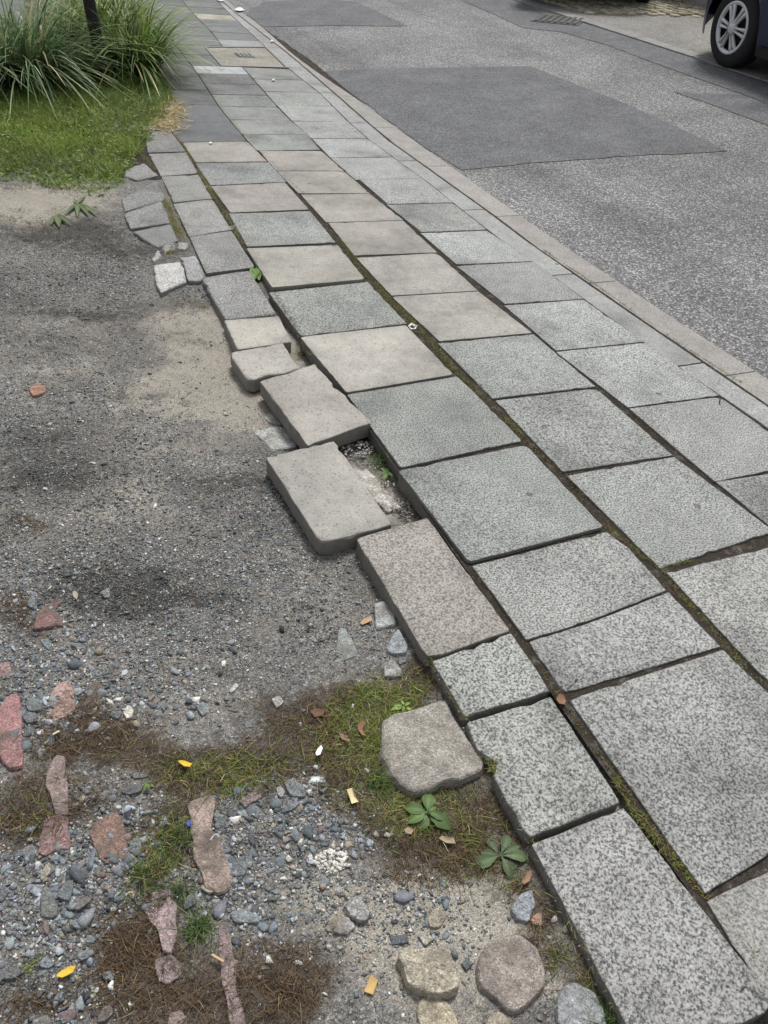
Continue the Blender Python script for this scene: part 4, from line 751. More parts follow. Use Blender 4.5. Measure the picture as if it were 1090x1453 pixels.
# moss and weeds in the joints
JL = [([(345, 190), (400, 250), (432, 280), (460, 318), (478, 340)], .9, .012, 1), ([(478, 342), (500, 366), (520, 390)], 1.6, .018, 2), ([(520, 392), (552, 430), (580, 455), (612, 490), (645, 530)], 3.2, .032, 2), ([(647, 533), (672, 556), (700, 580), (740, 622)], 3.0, .018, 2), ([(741, 625), (775, 660), (800, 678), (857, 748)], 1.3, .022, 1), ([(857, 750), (900, 785), (940, 815)], 2.6, .016, 2), ([(940, 815), (960, 845), (1000, 885), (1024, 918)], 2.4, .014, 2), ([(1024, 918), (1050, 945), (1090, 985)], 2.4, .022, 2),
      ([(785, 985), (830, 1050), (870, 1105), (888, 1140)], .8, .014, 1), ([(870, 1105), (900, 1160), (940, 1205), (1000, 1275)], 3.4, .022, 2), ([(1000, 1275), (1030, 1310), (1090, 1395)], 2.6, .018, 2), ([(665, 800), (727, 893), (785, 985)], .5, .012, 1), ([(568, 664), (640, 648), (700, 634), (742, 626)], 1.2, .010, 2), ([(245, 190), (262, 212), (285, 250), (305, 285)], 3.0, .022, 3), ([(305, 285), (330, 322), (345, 350)], 2.4, .022, 3), ([(232, 285), (240, 300), (252, 330), (262, 345)], 4.5, .035, 3), ([(290, 119), (313, 155), (347, 195)], 1.4, .014, 3), ([(800, 669), (815, 669)], 2, .012, 2), ([(940, 808), (985, 800)], 2, .012, 2), ([(648, 375), (720, 437), (790, 500), (850, 553), (958, 648)], .5, .007, 1), ([(770, 358), (850, 412), (960, 490), (1050, 547)], 1.2, .010, 2), ([(700, 1075), (705, 1100)], 5, .03, 3), ([(375, 395), (420, 470), (440, 510)], .9, .02, 1), ([(228, 248), (245, 290), (270, 340)], .8, .012, 3), ([(200, 222), (222, 245)], 4, .02, 3), ([(245, 350), (240, 365)], 4, .02, 3), ([(235, 362), (262, 358)], 4, .02, 3), ([(660, 1022), (690, 1080), (752, 1190), (830, 1345), (895, 1460)], 1.2, .025, 2), ([(608, 937), (660, 1022)], 1.5, .02, 2), ([(480, 342), (520, 398)], 1.2, .02, 2)]
VV = []
for pts, dn, wd, tone in JL:
    q = np.array([at(x, y, -.018) for x, y in pts]); sl_ = np.linalg.norm(np.diff(q, axis=0), axis=1); cum = np.concatenate([[0], np.cumsum(sl_)]); n = int(cum[-1]*900*dn)
    t = rm.uniform(0, cum[-1], n); keep = rm.random(n) < np.clip(.62+.95*fbm(t*9+dn*7, t*0+wd*900, 3, 41), .08, 1); t = t[keep]; n = len(t)
    P = np.stack([np.interp(t, cum, q[:, i]) for i in range(3)], 1); P[:, 0] += rm.normal(0, wd*.30, n); P[:, 2] = -.008+rm.uniform(0, .005, n)
    d_ = hdir(rm, n, rm.uniform(.25, .95, n)); dr = rm.normal(0, .3, (n, 3)); dr[:, 2] -= .25
    cs = {1: [(.06, .055, .03), OLIVE, MBROWN, (.05, .06, .02)], 2: [OLIVE, (.15, .135, .05), LGREEN, RUST], 3: [(.30, .26, .13), (.19, .17, .07), OLIVE, LGREEN]}[tone]
    c = pick(rm, n, cs, [3, 3, 2, 1.5]); VV.append(ribbons(P, d_, dr, rm.uniform(.006, .017, n), rm.uniform(.0013, .0026, n), 3, c*.8, c*1.6, rm))
V, Fa, C = joinm(VV)
tag(meshobj('joint_moss', V, Fa, M_MOSS, rot=QE, cols=C), 'olive moss and dry weeds filling the joints between slabs', 'moss', kind='stuff')
# pebbles caught in the joints
VV = []
for pts, dn, wd, tone in JL:
    q = np.array([at(x, y, -.018) for x, y in pts]); cum = np.concatenate([[0], np.cumsum(np.linalg.norm(np.diff(q, axis=0), axis=1))]); n = int(cum[-1]*110)+1; t = rm.uniform(0, cum[-1], n)
    P = np.stack([np.interp(t, cum, q[:, i]) for i in range(3)], 1); P[:, 0] += rm.normal(0, wd*.25, n); P[:, 2] = -.010; VV.append(rocks(P, rm.uniform(.0015, .0045, n), stonecols(n, rm, .3, .2), PR_S, OF, rm, .5))
for pts, dn, wd, tone in JL:
    q = np.array([at(x, y, 0) for x, y in pts]); cum = np.concatenate([[0], np.cumsum(np.linalg.norm(np.diff(q, axis=0), axis=1))]); n = int(cum[-1]*26*min(dn, 2.5))+1; t = rm.uniform(0, cum[-1], n)
    P = np.stack([np.interp(t, cum, q[:, i]) for i in range(3)], 1); P[:, 0] += rm.normal(0, .035, n); P[:, 1] += rm.normal(0, .02, n); P[:, 2] = .004; VV.append(rocks(P, rm.lognormal(math.log(.0013), .4, n), stonecols(n, rm, .2, .3), PR_S, OF, rm, .5))
V, Fa, C = joinm(VV); tag(meshobj('joint_grit', V, Fa, M_GRAVEL, rot=QE, cols=C), 'tiny grit caught in the slab joints', 'grit', kind='stuff')

# lawn at the upper left, with clover-like leaves and a patch of straw
def inpoly(p, poly):
    x, y = p[:, 0], p[:, 1]; c = np.zeros(len(x), bool); j = len(poly)-1
    for i in range(len(poly)):
        xi, yi = poly[i]; xj, yj = poly[j]; c ^= ((yi > y) != (yj > y)) & (x < (xj-xi)*(y-yi)/(yj-yi+1e-12)+xi); j = i
    return c
LAWN = [(-900, 90), (-900, 262), (-40, 262), (0, 257), (40, 262), (90, 268), (120, 280), (150, 284), (172, 262), (183, 240), (196, 222), (206, 210), (212, 188), (228, 172), (240, 150), (246, 120), (246, 20), (-900, 20)]
def lawn_pts(n, rng, y=(4.2, 9.0)):
    xs = rng.uniform(-1.0, 1.3, n*2); ys = rng.uniform(*y, n*2); P = np.stack([xs, ys, np.full(n*2, -.008)], 1); p = proj(P); p = p+np.stack([fbm(xs*9, ys*9, 4, 51)*16, fbm(xs*9, ys*9, 4, 52)*14], 1)
    return P[inpoly(p, LAWN)][:n]
rl = np.random.default_rng(41)
P = lawn_pts(95000, rl); n = len(P); nearedge = np.clip((P[:, 1]-4.4)/1.2, .25, 1)
c = pick(rl, n, [(.21, .31, .05), (.29, .38, .08), (.14, .21, .04), (.40, .39, .17)], [4, 3, 3, 1]); d_ = hdir(rl, n, rl.uniform(.45, .98, n)); dr = rl.normal(0, .35, (n, 3)); dr[:, 2] -= .25
c = c*(1+.55*fbm(P[:, 0]*3.5, P[:, 1]*3.5, 4, 66))[:, None]*np.array([1, 1, 1])+np.array([.05, .02, 0])*np.clip(fbm(P[:, 0]*5, P[:, 1]*5, 3, 67), 0, 1)[:, None]
g1 = ribbons(P, d_, dr, rl.uniform(.025, .095, n)*nearedge*(1+.8*fbm(P[:, 0]*4, P[:, 1]*4, 2, 61)), rl.uniform(.003, .006, n), 3, c*.6, c*1.1, rl)
P = lawn_pts(9000, rl); n = len(P); P[:, 2] += rl.uniform(.005, .04, n)*np.clip((P[:, 1]-4.4)/1.2, .2, 1); c = pick(rl, n, [(.12, .20, .035), (.17, .26, .05), (.08, .14, .025)])
d_ = hdir(rl, n, rl.uniform(-.1, .5, n)); dr = rl.normal(0, .2, (n, 3)); dr[:, 2] -= .2
g2 = ribbons(P, d_, dr, rl.uniform(.014, .034, n), rl.uniform(.009, .018, n), 3, c*.8, c, rl, lambda t: np.sin(np.pi*np.clip(t, .03, .97))**.7)
V, Fa, C = joinm([g1, g2]); tag(meshobj('lawn', V, Fa, M_LEAF, rot=QE, cols=C), 'short green grass and clover leaves around the post', 'grass', kind='stuff')
# thin weeds on the bare sandy strip before the lawn
def px_tufts(spots, rng, dens, rad, lens, cols, zoff=-.004):
    VV = []
    for x, y, k in spots:
        b = at(x, y, -.012); n = int(dens*k); P = b+np.column_stack([rng.normal(0, rad*k, n), rng.normal(0, rad*k, n), np.zeros(n)]); P[:, 2] = lotz(P[:, 0], P[:, 1])+zoff+.004
        c = pick(rng, n, cols); d_ = hdir(rng, n, rng.uniform(.15, .9, n)); dr = rng.normal(0, .3, (n, 3)); dr[:, 2] -= .3; VV.append(ribbons(P, d_, dr, rng.uniform(*lens, n)*k, rng.uniform(.0015, .003, n), 3, c*.6, c*1.1, rng))
    return joinm(VV)
V, Fa, C = px_tufts([(60, 318, 1), (20, 270, 1), (80, 300, .7), (75, 272, .8), (30, 300, .6), (130, 300, .8), (15, 312, .9), (110, 275, .8), (50, 255, .8), (190, 330, .5), (195, 300, .7)], rl, 130, .05, (.012, .035), [(.16, .15, .05), (.10, .12, .03), (.27, .22, .11)])
tag(meshobj('sparse_weeds', V, Fa, M_MOSS, rot=QE, cols=C), 'thin yellowish weeds on the sandy strip before the lawn', 'weeds', kind='stuff')
ST = [(205, 168), (228, 150), (250, 146), (262, 152), (260, 172), (248, 186), (225, 186)]
xs = rl.uniform(0, 3, 60000); ys = rl.uniform(5, 8, 60000); P = np.stack([xs, ys, np.full(60000, .004)], 1); P = P[inpoly(proj(P)+rl.normal(0, 5, (60000, 2)), ST)][:4500]; n = len(P)
c = pick(rl, n, [(.50, .42, .24), (.40, .33, .18), (.28, .22, .11), (.16, .15, .05)], [4, 4, 2, 1]); d_ = hdir(rl, n, rl.uniform(.0, .35, n)); dr = rl.normal(0, .25, (n, 3)); dr[:, 2] = -.12; P[:, 2] += rl.uniform(0, .012, n)
V, Fa, C = ribbons(P, d_, dr, rl.uniform(.03, .10, n), rl.uniform(.003, .005, n), 4, c*1.2, c*1.3, rl)
tag(meshobj('straw', V, Fa, M_MOSS, rot=QE, cols=C), 'pale dry straw spilling from the lawn onto the pavement', 'straw', kind='stuff')

# ornamental grass clumps
def grass_clump(label, base, n, L, spread, lean, seed, cols):
    r_ = np.random.default_rng(seed); a = r_.uniform(0, 2*np.pi, n); q = np.sqrt(r_.random(n))*spread; P = np.column_stack([np.cos(a)*q, np.sin(a)*q*1.0, np.full(n, -.01)])
    a2 = a+r_.normal(0, .7, n); tl = r_.uniform(.05, .75, n); d_ = np.column_stack([np.cos(a2)*tl+lean[0], np.sin(a2)*tl+lean[1], np.ones(n)]); d_ /= np.linalg.norm(d_, axis=1)[:, None]
    Ln = r_.uniform(.55, 1.15, n)*L; out = np.column_stack([np.cos(a2), np.sin(a2), np.zeros(n)])*r_.uniform(.1, .55, (n, 1)); dr = out; dr[:, 2] = -r_.uniform(.35, 1.05, n)*(.55+.6*tl)
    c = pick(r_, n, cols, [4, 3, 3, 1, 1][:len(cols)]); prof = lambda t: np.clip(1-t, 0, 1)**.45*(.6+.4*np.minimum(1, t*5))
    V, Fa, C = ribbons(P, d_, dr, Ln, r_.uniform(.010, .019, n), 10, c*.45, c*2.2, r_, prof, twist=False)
    V[:, 2] = np.maximum(V[:, 2], .004+.01*r_.random(len(V)))
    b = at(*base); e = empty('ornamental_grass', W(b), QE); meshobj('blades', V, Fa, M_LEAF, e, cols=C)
    m = max(40, n//9); P2 = np.column_stack([r_.normal(0, spread*.8, (m, 2)), np.full(m, -.005)]); c = pick(r_, m, [(.33, .27, .15), (.22, .17, .08)]); d2 = hdir(r_, m, r_.uniform(.2, .9, m)); dr = r_.normal(0, .3, (m, 3)); dr[:, 2] -= .5
    V, Fa, C = ribbons(P2, d2, dr, r_.uniform(.15, .4, m)*L, r_.uniform(.003, .006, m), 6, c, c, r_); V[:, 2] = np.maximum(V[:, 2], .003); meshobj('dead_blades', V, Fa, M_MOSS, e, cols=C)
    return tag(e, label, 'ornamental grass', 'ornamental grass clumps around the post')
GC1 = [(.070, .115, .045), (.105, .155, .070), (.045, .085, .030), (.17, .215, .12), (.25, .23, .12)]; GC2 = [(.075, .125, .025), (.11, .165, .035), (.05, .09, .02), (.16, .19, .07), (.27, .24, .11)]
grass_clump('arching blue-green ornamental grass left of the dark post', (38, 120), 760, .95, .20, (-.06, -.05), 1, GC1)
grass_clump('yellow-green ornamental grass between the post and the pavement', (192, 108), 760, .88, .17, (-.08, .05), 2, GC2)
grass_clump('ornamental grass at the left picture edge', (-20, 122), 380, .75, .18, (-.05, 0), 3, GC1)
grass_clump('small ornamental grass clump just left of the post foot', (98, 96), 330, .8, .14, (-.06, .05), 6, GC1)
grass_clump('ornamental grass directly behind the dark post', (140, 84), 520, 1.1, .2, (0, .05), 4, GC2)
grass_clump('farther ornamental grass overhanging the far pavement edge', (172, 66), 460, .85, .18, (-.05, 0), 5, GC2)
# leafy weeds: every leaf its own part
def leafmesh(L, wd, arch, rng, fold=.25, shape=.8, ns=8):
    V = []; t = np.linspace(0, 1, ns)
    for ti in t:
        w_ = wd*.5*(math.sin(math.pi*min(.97, ti**shape*.93+.02)))*(1+.06*rng.normal()) if ti > .18 else wd*.06
        z_ = L*arch*(ti-1.15*ti*ti)
        for sgn in (-1, -.5, 0, .5, 1): V.append((L*ti, sgn*w_, z_+abs(sgn)*w_*fold+.0006*rng.normal()))
    Fa = [(i*5+j, i*5+j+1, (i+1)*5+j+1, (i+1)*5+j) for i in range(ns-1) for j in range(4)]
    return V, Fa
def weed(name, label, base_px, leaves, color, arch=.35, shape=.8, zb=None, cat='weed'):
    b = at(*base_px, -.03); b[2] = float(lotz(b[0], b[1]))+.004 if zb is None else zb; e = empty(name, W(b), QE); r_ = np.random.default_rng(int(base_px[0]*7+base_px[1]))
    for tx, ty, wf in leaves:
        q = at(tx, ty, b[2]+.012); v = q-b; L = math.hypot(v[0], v[1]); V, Fa = leafmesh(L, L*wf, arch, r_, shape=shape); k = r_.uniform(.75, 1.2)
        C = np.tile(np.array(color)*k, (len(V), 1)); C[2::5] *= 1.35; C = C*r_.uniform(.93, 1.07, C.shape)
        meshobj('leaf', V, Fa, M_LEAF, e, (0, 0, .002+r_.uniform(0, .006)), (0, 0, math.atan2(v[1], v[0])), smooth=True, cols=C)
    return tag(e, label, cat)
def zpt(off, s, L): return [(off[0]+x/s, off[1]+y/s, w_) for x, y, w_ in L]
weed('rosette_weed', 'green rosette weed with paddle leaves against the slab edge', (710, 1214), zpt(OA, S4, [(735, 1205, .46), (768, 1125, .42), (800, 1030, .40), (935, 1012, .42), (1050, 1152, .40), (990, 1250, .42), (1000, 1080, .35), (950, 1275, .40)]), (.085, .125, .058), shape=1.7)
weed('plantain', 'small broad-leaved plantain just below the big flat stone', (606, 1153), zpt(OA, S4, [(320, 860, .65), (460, 765, .60), (590, 975, .62), (555, 925, .55), (400, 990, .6), (335, 945, .5), (500, 850, .5)]), (.085, .14, .04), shape=1.25)
weed('lettuce_weed', 'bright light-green weed behind the big flat stone', (574, 1001), zpt(OA, S4, [(240, 240, .35), (290, 215, .35), (350, 225, .35), (370, 280, .35), (300, 290, .35), (225, 270, .35), (330, 250, .4)]), (.19, .29, .055))
weed('dandelion', 'dark toothed-leaf weed growing on the sand before the lawn', (112, 296), [(92, 302, .14), (98, 292, .16), (104, 280, .16), (118, 280, .16), (128, 290, .14), (138, 303, .14), (126, 304, .15), (110, 305, .14), (100, 298, .14), (121, 275, .13)], (.085, .125, .045), arch=.15)
weed('dandelion', 'smaller weed left of the toothed-leaf weed on the sand', (82, 312), [(72, 316, .2), (76, 306, .2), (86, 302, .2), (94, 308, .2), (100, 317, .2), (84, 320, .2)], (.10, .13, .05), arch=.12)
weed('joint_weed', 'small leafy weed in the wide joint near the grey slabs', (363, 387), [(354, 384, .4), (358, 378, .4), (366, 377, .4), (370, 384, .4), (368, 393, .4), (360, 394, .4)], (.10, .19, .03), zb=-.012)
weed('gap_weed', 'small green weed in the empty gap against the slab side', (549, 668), [(537, 672, .35), (541, 662, .3), (552, 660, .3), (560, 676, .35), (545, 680, .35), (558, 668, .3)], (.075, .14, .025), zb=-.045)
weed('small_weed', 'tiny light green weed beside the pointing long slate', (210, 1112), [(203, 1108, .4), (208, 1104, .4), (216, 1106, .4), (219, 1113, .4), (212, 1119, .4), (204, 1117, .4)], (.14, .22, .05))
def tuft(label, base_px, n, L, spread, cols, seed, zb=None, width=(.0016, .003), up=(.25, .95)):
    r_ = np.random.default_rng(seed); b = at(*base_px, -.03); b[2] = float(lotz(b[0], b[1])) if zb is None else zb; P = np.column_stack([r_.normal(0, spread, (n, 2)), np.zeros(n)]); c = pick(r_, n, cols)
    d_ = hdir(r_, n, r_.uniform(*up, n)); dr = r_.normal(0, .2, (n, 3)); dr[:, 2] -= .35; V, Fa, C = ribbons(P, d_, dr, r_.uniform(.45, 1.1, n)*L, r_.uniform(*width, n), 5, c*.6, c*1.15, r_)
    return tag(meshobj('grass_tuft', V, Fa, M_LEAF, None, W(b), QE, cols=C), label, 'grass tuft', 'grass tufts growing in the lot')
TG = [(.085, .155, .03), (.12, .20, .045), (.06, .11, .025), (.18, .20, .07)]
tuft('large bright grass tuft left of the long tan-red brick', (205, 1245), 150, .062, .016, TG, 1)
tuft('bright grass tuft just above the large one by the crumbled brick', (250, 1190), 150, .05, .018, TG, 2)
tuft('spreading grass tuft right of the lilac-pink brick', (283, 1318), 120, .055, .013, TG, 3)
tuft('wispy grass tuft just below the long tan-red brick', (258, 1262), 50, .05, .008, TG, 4)
tuft('green grass tuft at the left side of the big flat stone', (537, 1108), 150, .04, .016, TG, 5)
tuft('low green grass left of the flat stone, farther up', (535, 1055), 90, .03, .02, TG, 6)
tuft('long grass tuft at the slab edge cut by the bottom', (868, 1448), 70, .09, .010, TG, 7)
tuft('thin grass tuft beside the round rock near the slab', (790, 1356), 45, .06, .008, [(.12, .16, .05), (.2, .2, .08)], 8)
tuft('grass tuft in the gap beside the broken slab', (432, 498), 60, .075, .012, [(.17, .19, .07), (.24, .22, .10), (.10, .13, .04)], 9, zb=-.05)
tuft('green grass tuft against the slab side in the empty gap', (540, 648), 110, .06, .018, TG, 10, zb=-.05)
tuft('faint yellowish grass tuft beside the grey edge slab', (288, 435), 40, .03, .012, [(.26, .25, .10), (.18, .19, .07)], 11)
tuft('small grass tuft below the plantain', (600, 1175), 50, .03, .014, TG, 12)
tuft('sparse tuft on the left gravel beside the red brick corner', (12, 750), 40, .045, .02, [(.20, .17, .09), (.14, .14, .05)], 13)
tuft('tiny yellow-green tuft in the lower left gravel', (42, 1370), 26, .022, .006, [(.16, .19, .04)], 14)
tuft('light green grass blade cluster at the foot of the post', (168, 128), 40, .22, .03, [(.22, .33, .05), (.15, .24, .05)], 15, zb=0, width=(.006, .011))

# ------------------------------------------------------------------ fallen leaves and litter
def scrap(name, cat, label, pts, color, lift=.006, curl=.25, thick=.0012, zb=None, mat=None, group=None):
    pl = np.array(pxpoly(pts, -.03)); c = pl.mean(0); z0_ = (float(lotz(c[0], c[1])) if zb is None else zb)+lift; pl = np.array(pxpoly(pts, z0_)); c = pl.mean(0); P = pl-c
    if poly_area([tuple(q) for q in P]) < 0: P = P[::-1]
    u, s_, vt = np.linalg.svd(P); ax = vt[0]; half = np.abs(P@ax).max()+1e-6; n = len(P); P2 = np.concatenate([P, P*.5, [[0, 0]]]); h = curl*half*((P2@ax)/half)**2*.6+np.abs(P2@vt[1])*curl*.5
    V = [(x, y, z) for (x, y), z in zip(P2, h)]+[(x, y, z-thick) for (x, y), z in zip(P2, h)]; m = len(P2); Fa = []
    for o_ in (0, m):
        for i in range(n):
            j = (i+1) % n; f1 = (o_+i, o_+j, o_+n+j, o_+n+i); f2 = (o_+n+i, o_+n+j, o_+2*n); Fa += [f1, f2] if o_ == 0 else [f1[::-1], f2[::-1]]
    Fa += [(i+m, (i+1) % n+m, (i+1) % n, i) for i in range(n)]; C = np.tile(np.array(color), (len(V), 1))*np.random.default_rng(int(P2[0, 0]*1e5) % 9999).uniform(.85, 1.12, (len(V), 1))
    return tag(meshobj(name, V, Fa, mat or M_DRYLEAF, None, W((c[0], c[1], z0_)), QE, cols=C), label, cat, group)
GL = 'fallen leaves and litter on the lot'
YEL = (.66, .42, .04)
scrap('yellow_leaf', 'leaf', 'small bright yellow leaf on the upper moss', Z(OE, S4, [(303, 170), (322, 163), (345, 166), (388, 184), (376, 203), (340, 198)]), YEL, .016, .2, group=GL)
scrap('yellow_leaf', 'leaf', 'narrow bright yellow leaf on the lower left gravel', Z(OG, SG, [(438, 792), (455, 765), (482, 745), (555, 712), (588, 716), (562, 762), (520, 785), (480, 802)]), (.68, .45, .05), .012, .15, group=GL)
scrap('wood_chip', 'wood chip', 'rectangular orange-tan wood chip on the bottom sand', Z(OH, SH, [(712, 1122), (757, 1013), (802, 1050), (770, 1143)]), (.50, .33, .13), .006, .1, .004, group=GL)
scrap('wood_chip', 'wood chip', 'small tan wood chip beside the pale rocks at the slab edge', Z(OI, S4, [(463, 772), (490, 745), (530, 733), (538, 757), (480, 782)]), (.40, .27, .16), .005, .1, .003, group=GL)
scrap('pale_leaf', 'leaf', 'cream curled leaf scrap on the moss edge', Z((380, 960), 4.955, [(555, 800), (590, 790), (612, 850), (640, 885), (590, 900), (575, 850)]), (.62, .53, .30), .014, .3, group=GL)
scrap('brown_leaf', 'leaf', 'curled brown leaf right below the rosette weed', Z(OA, S4, [(1008, 1305), (1040, 1248), (1068, 1246), (1055, 1300), (1020, 1325)]), (.28, .17, .10), .010, .4, group=GL)
scrap('brown_leaf', 'leaf', 'dry rust-brown leaf wedged in the joint of four slabs', [(789, 993), (793, 986), (799, 988), (803, 995), (800, 1001), (793, 1000)], (.24, .13, .08), .006, .5, zb=-.004, group=GL)
scrap('brown_leaf', 'leaf', 'twisted orange-brown leaf on the moss left of the flat stone', Z((380, 960), 4.955, [(630, 350), (660, 315), (690, 330), (665, 370), (690, 430), (665, 420), (640, 385)]), (.24, .13, .08), .016, .5, group=GL)
scrap('brown_leaf', 'leaf', 'pinkish-brown leaf below left of the twisted leaf', Z((380, 960), 4.955, [(500, 410), (530, 405), (580, 450), (570, 465), (520, 440)]), (.24, .16, .11), .014, .4, group=GL)
scrap('brown_leaf', 'leaf', 'dark red-brown leaf at the top of the mossy patch', Z((380, 960), 4.955, [(300, 250), (340, 225), (400, 240), (390, 275), (330, 290)]), (.15, .08, .05), .008, .3, group=GL)
scrap('paper_scrap', 'litter', 'torn white scrap on the moss', Z((380, 960), 4.955, [(335, 540), (350, 510), (375, 485), (388, 505), (370, 550), (345, 558)]), (.82, .82, .82), .014, .3, group=GL)
scrap('dry_leaf', 'leaf', 'tan crumpled leaf below the plantain', Z(OA, S4, [(515, 1055), (530, 1035), (600, 1050), (612, 1085), (560, 1075)]), (.36, .29, .20), .010, .5, group=GL)
scrap('dry_leaf', 'leaf', 'tan leaf fragment left of the crumpled leaf', Z(OA, S4, [(308, 995), (330, 980), (365, 1000), (350, 1025), (320, 1020)]), (.35, .26, .19), .010, .4, group=GL)
scrap('blue_scrap', 'litter', 'tiny blue plastic scrap beside the long brick', Z(OE, S4, [(355, 540), (368, 520), (388, 530), (385, 555), (365, 558)]), (.06, .12, .50), .010, .3, .002, group=GL)
scrap('twig', 'twig', 'short pale twig crossing the thin purplish brick', Z(OFF, SF, [(798, 455), (806, 446), (866, 480), (860, 492)]), (.50, .36, .20), .018, .05, .003, group=GL)
scrap('twig', 'twig', 'tiny straw twig below the pale pink brick', Z(OC, S4, [(312, 926), (350, 905), (356, 914), (316, 934)]), (.55, .49, .36), .010, .05, .002, group=GL)
scrap('paper_scrap', 'litter', 'white chip wedged in the wide mossy joint', Z((560, 420), 5.45, [(105, 235), (130, 215), (175, 235), (165, 260), (125, 265)]), (.75, .74, .70), .004, .3, .006, zb=-.012, group=GL)
scrap('paper_scrap', 'litter', 'crumpled white litter in the far gutter by the road', [(333, 13.5), (338, 11.5), (343, 12), (348, 15), (341, 17), (335, 16)], (.62, .62, .63), .004, .12, .003, zb=0, group=GL)
scrap('paper_scrap', 'litter', 'small white litter at the top edge of the gutter', [(307, 0), (312, -2), (318, 1), (314, 3)], (.6, .6, .6), .004, .12, .003, zb=0, group=GL)
for x, y, lb in [(386, 59, 'white fleck on the kerb level with the access cover'), (299, 203, 'white fleck at the top of the farthest beige slab'), (388, 114, 'white fleck on the far grey slabs'), (172, 196, None)]:
    if lb: scrap('petal', 'litter', lb, [(x-2.4, y), (x, y-1.2), (x+2.6, y), (x, y+1.4)], (.8, .8, .78), .004, .4, .002, zb=.003, group=GL)

# ------------------------------------------------------------------ dark post
pb = at(150, 119, 0.0); post = empty('sign_post', W(pb)); tag(post, 'dark metal post with rusty foot standing in the ornamental grass', 'post')
def lathe(prof, n=24, axis='z'):
    V = []; Fa = []
    for r_, z_ in prof:
        for i in range(n):
            a = 2*math.pi*i/n; p = (r_*math.cos(a), r_*math.sin(a), z_); V.append(p if axis == 'z' else (p[0], p[2], p[1]))
    for k in range(len(prof)-1): Fa += [(k*n+i, k*n+(i+1) % n, (k+1)*n+(i+1) % n, (k+1)*n+i) for i in range(n)]
    return V, Fa
def mat_rust():
    s = NT('rusting_paint', .65, .35); co = s.coord(); n1 = s.noise(co, 14, 6, .7); sp = s.n('SeparateXYZ'); s.l(co, sp.inputs[0])
    f = s.math('ADD', n1, s.math('MULTIPLY', sp.outputs[2], -1.6)); k = s.ramp(f, [(.15, 0), (.42, 1)])
    return s.done(s.mix(k, (.014, .012, .013), s.ramp(n1, [(.3, (.05, .022, .012)), (.7, (.15, .06, .03))])), s.bump(n1, .3, .004))
V, Fa = lathe([(.047, -.3), (.047, 2.58), (.045, 2.6), (.0, 2.605)], 28); meshobj('shaft', V, Fa, mat_rust(), post, smooth=True)
V, Fa = lathe([(.060, -.05), (.060, .02), (.056, .045), (.048, .05)], 28); meshobj('rusty_collar', V, Fa, mat_plain('flaking_rust', (.11, .05, .03), .9, .2, 0, .5, 60), post)['label'] = 'flaking rusty collar at the foot'

# path and timber edging behind the grass
P4 = [at(-200, 34), at(110, 18), at(190, -30), at(-300, -60)]
meshobj('path', [(-9, 9.6, .006), (.35, 9.9, .006), (.9, 16, .006), (.9, 30, .006), (-9, 30, .006)], [(0, 1, 2, 3, 4)], M_SMOOTH, rot=QE)['kind'] = 'structure'
te = empty('timber_edging', W((-1.2, 9.4, 0)), QE); tag(te, 'low weathered timber edging behind the ornamental grass', 'edging')
M_TIMB = mat_plain('weathered_timber', (.20, .15, .11), .9, .2, 0, .35, 12)
for i in range(3):
    V = obox(np.array([-1.1+i*1.02, .05*i, 0]), np.array([1, .045, 0]), np.array([-.045, 1, 0]), .50, .05, .13, -.02); bm = bmesh.new(); vs = [bm.verts.new(v) for v in V]; [bm.faces.new([vs[k] for k in f]) for f in BOXF]; bmesh.ops.bevel(bm, geom=bm.edges[:], offset=.012, segments=2, affect='EDGES'); me = bpy.data.meshes.new('beam'); bm.to_mesh(me); bm.free(); me.materials.append(M_TIMB); o = bpy.data.objects.new('beam', me); COL.objects.link(o); o.parent = te
    V, Fa = lathe([(.035, -.2), (.035, .17), (.02, .19), (0, .19)], 12); meshobj('stake', V, Fa, M_TIMB, te, (-1.55+i*1.02, -.09+.05*i, 0))

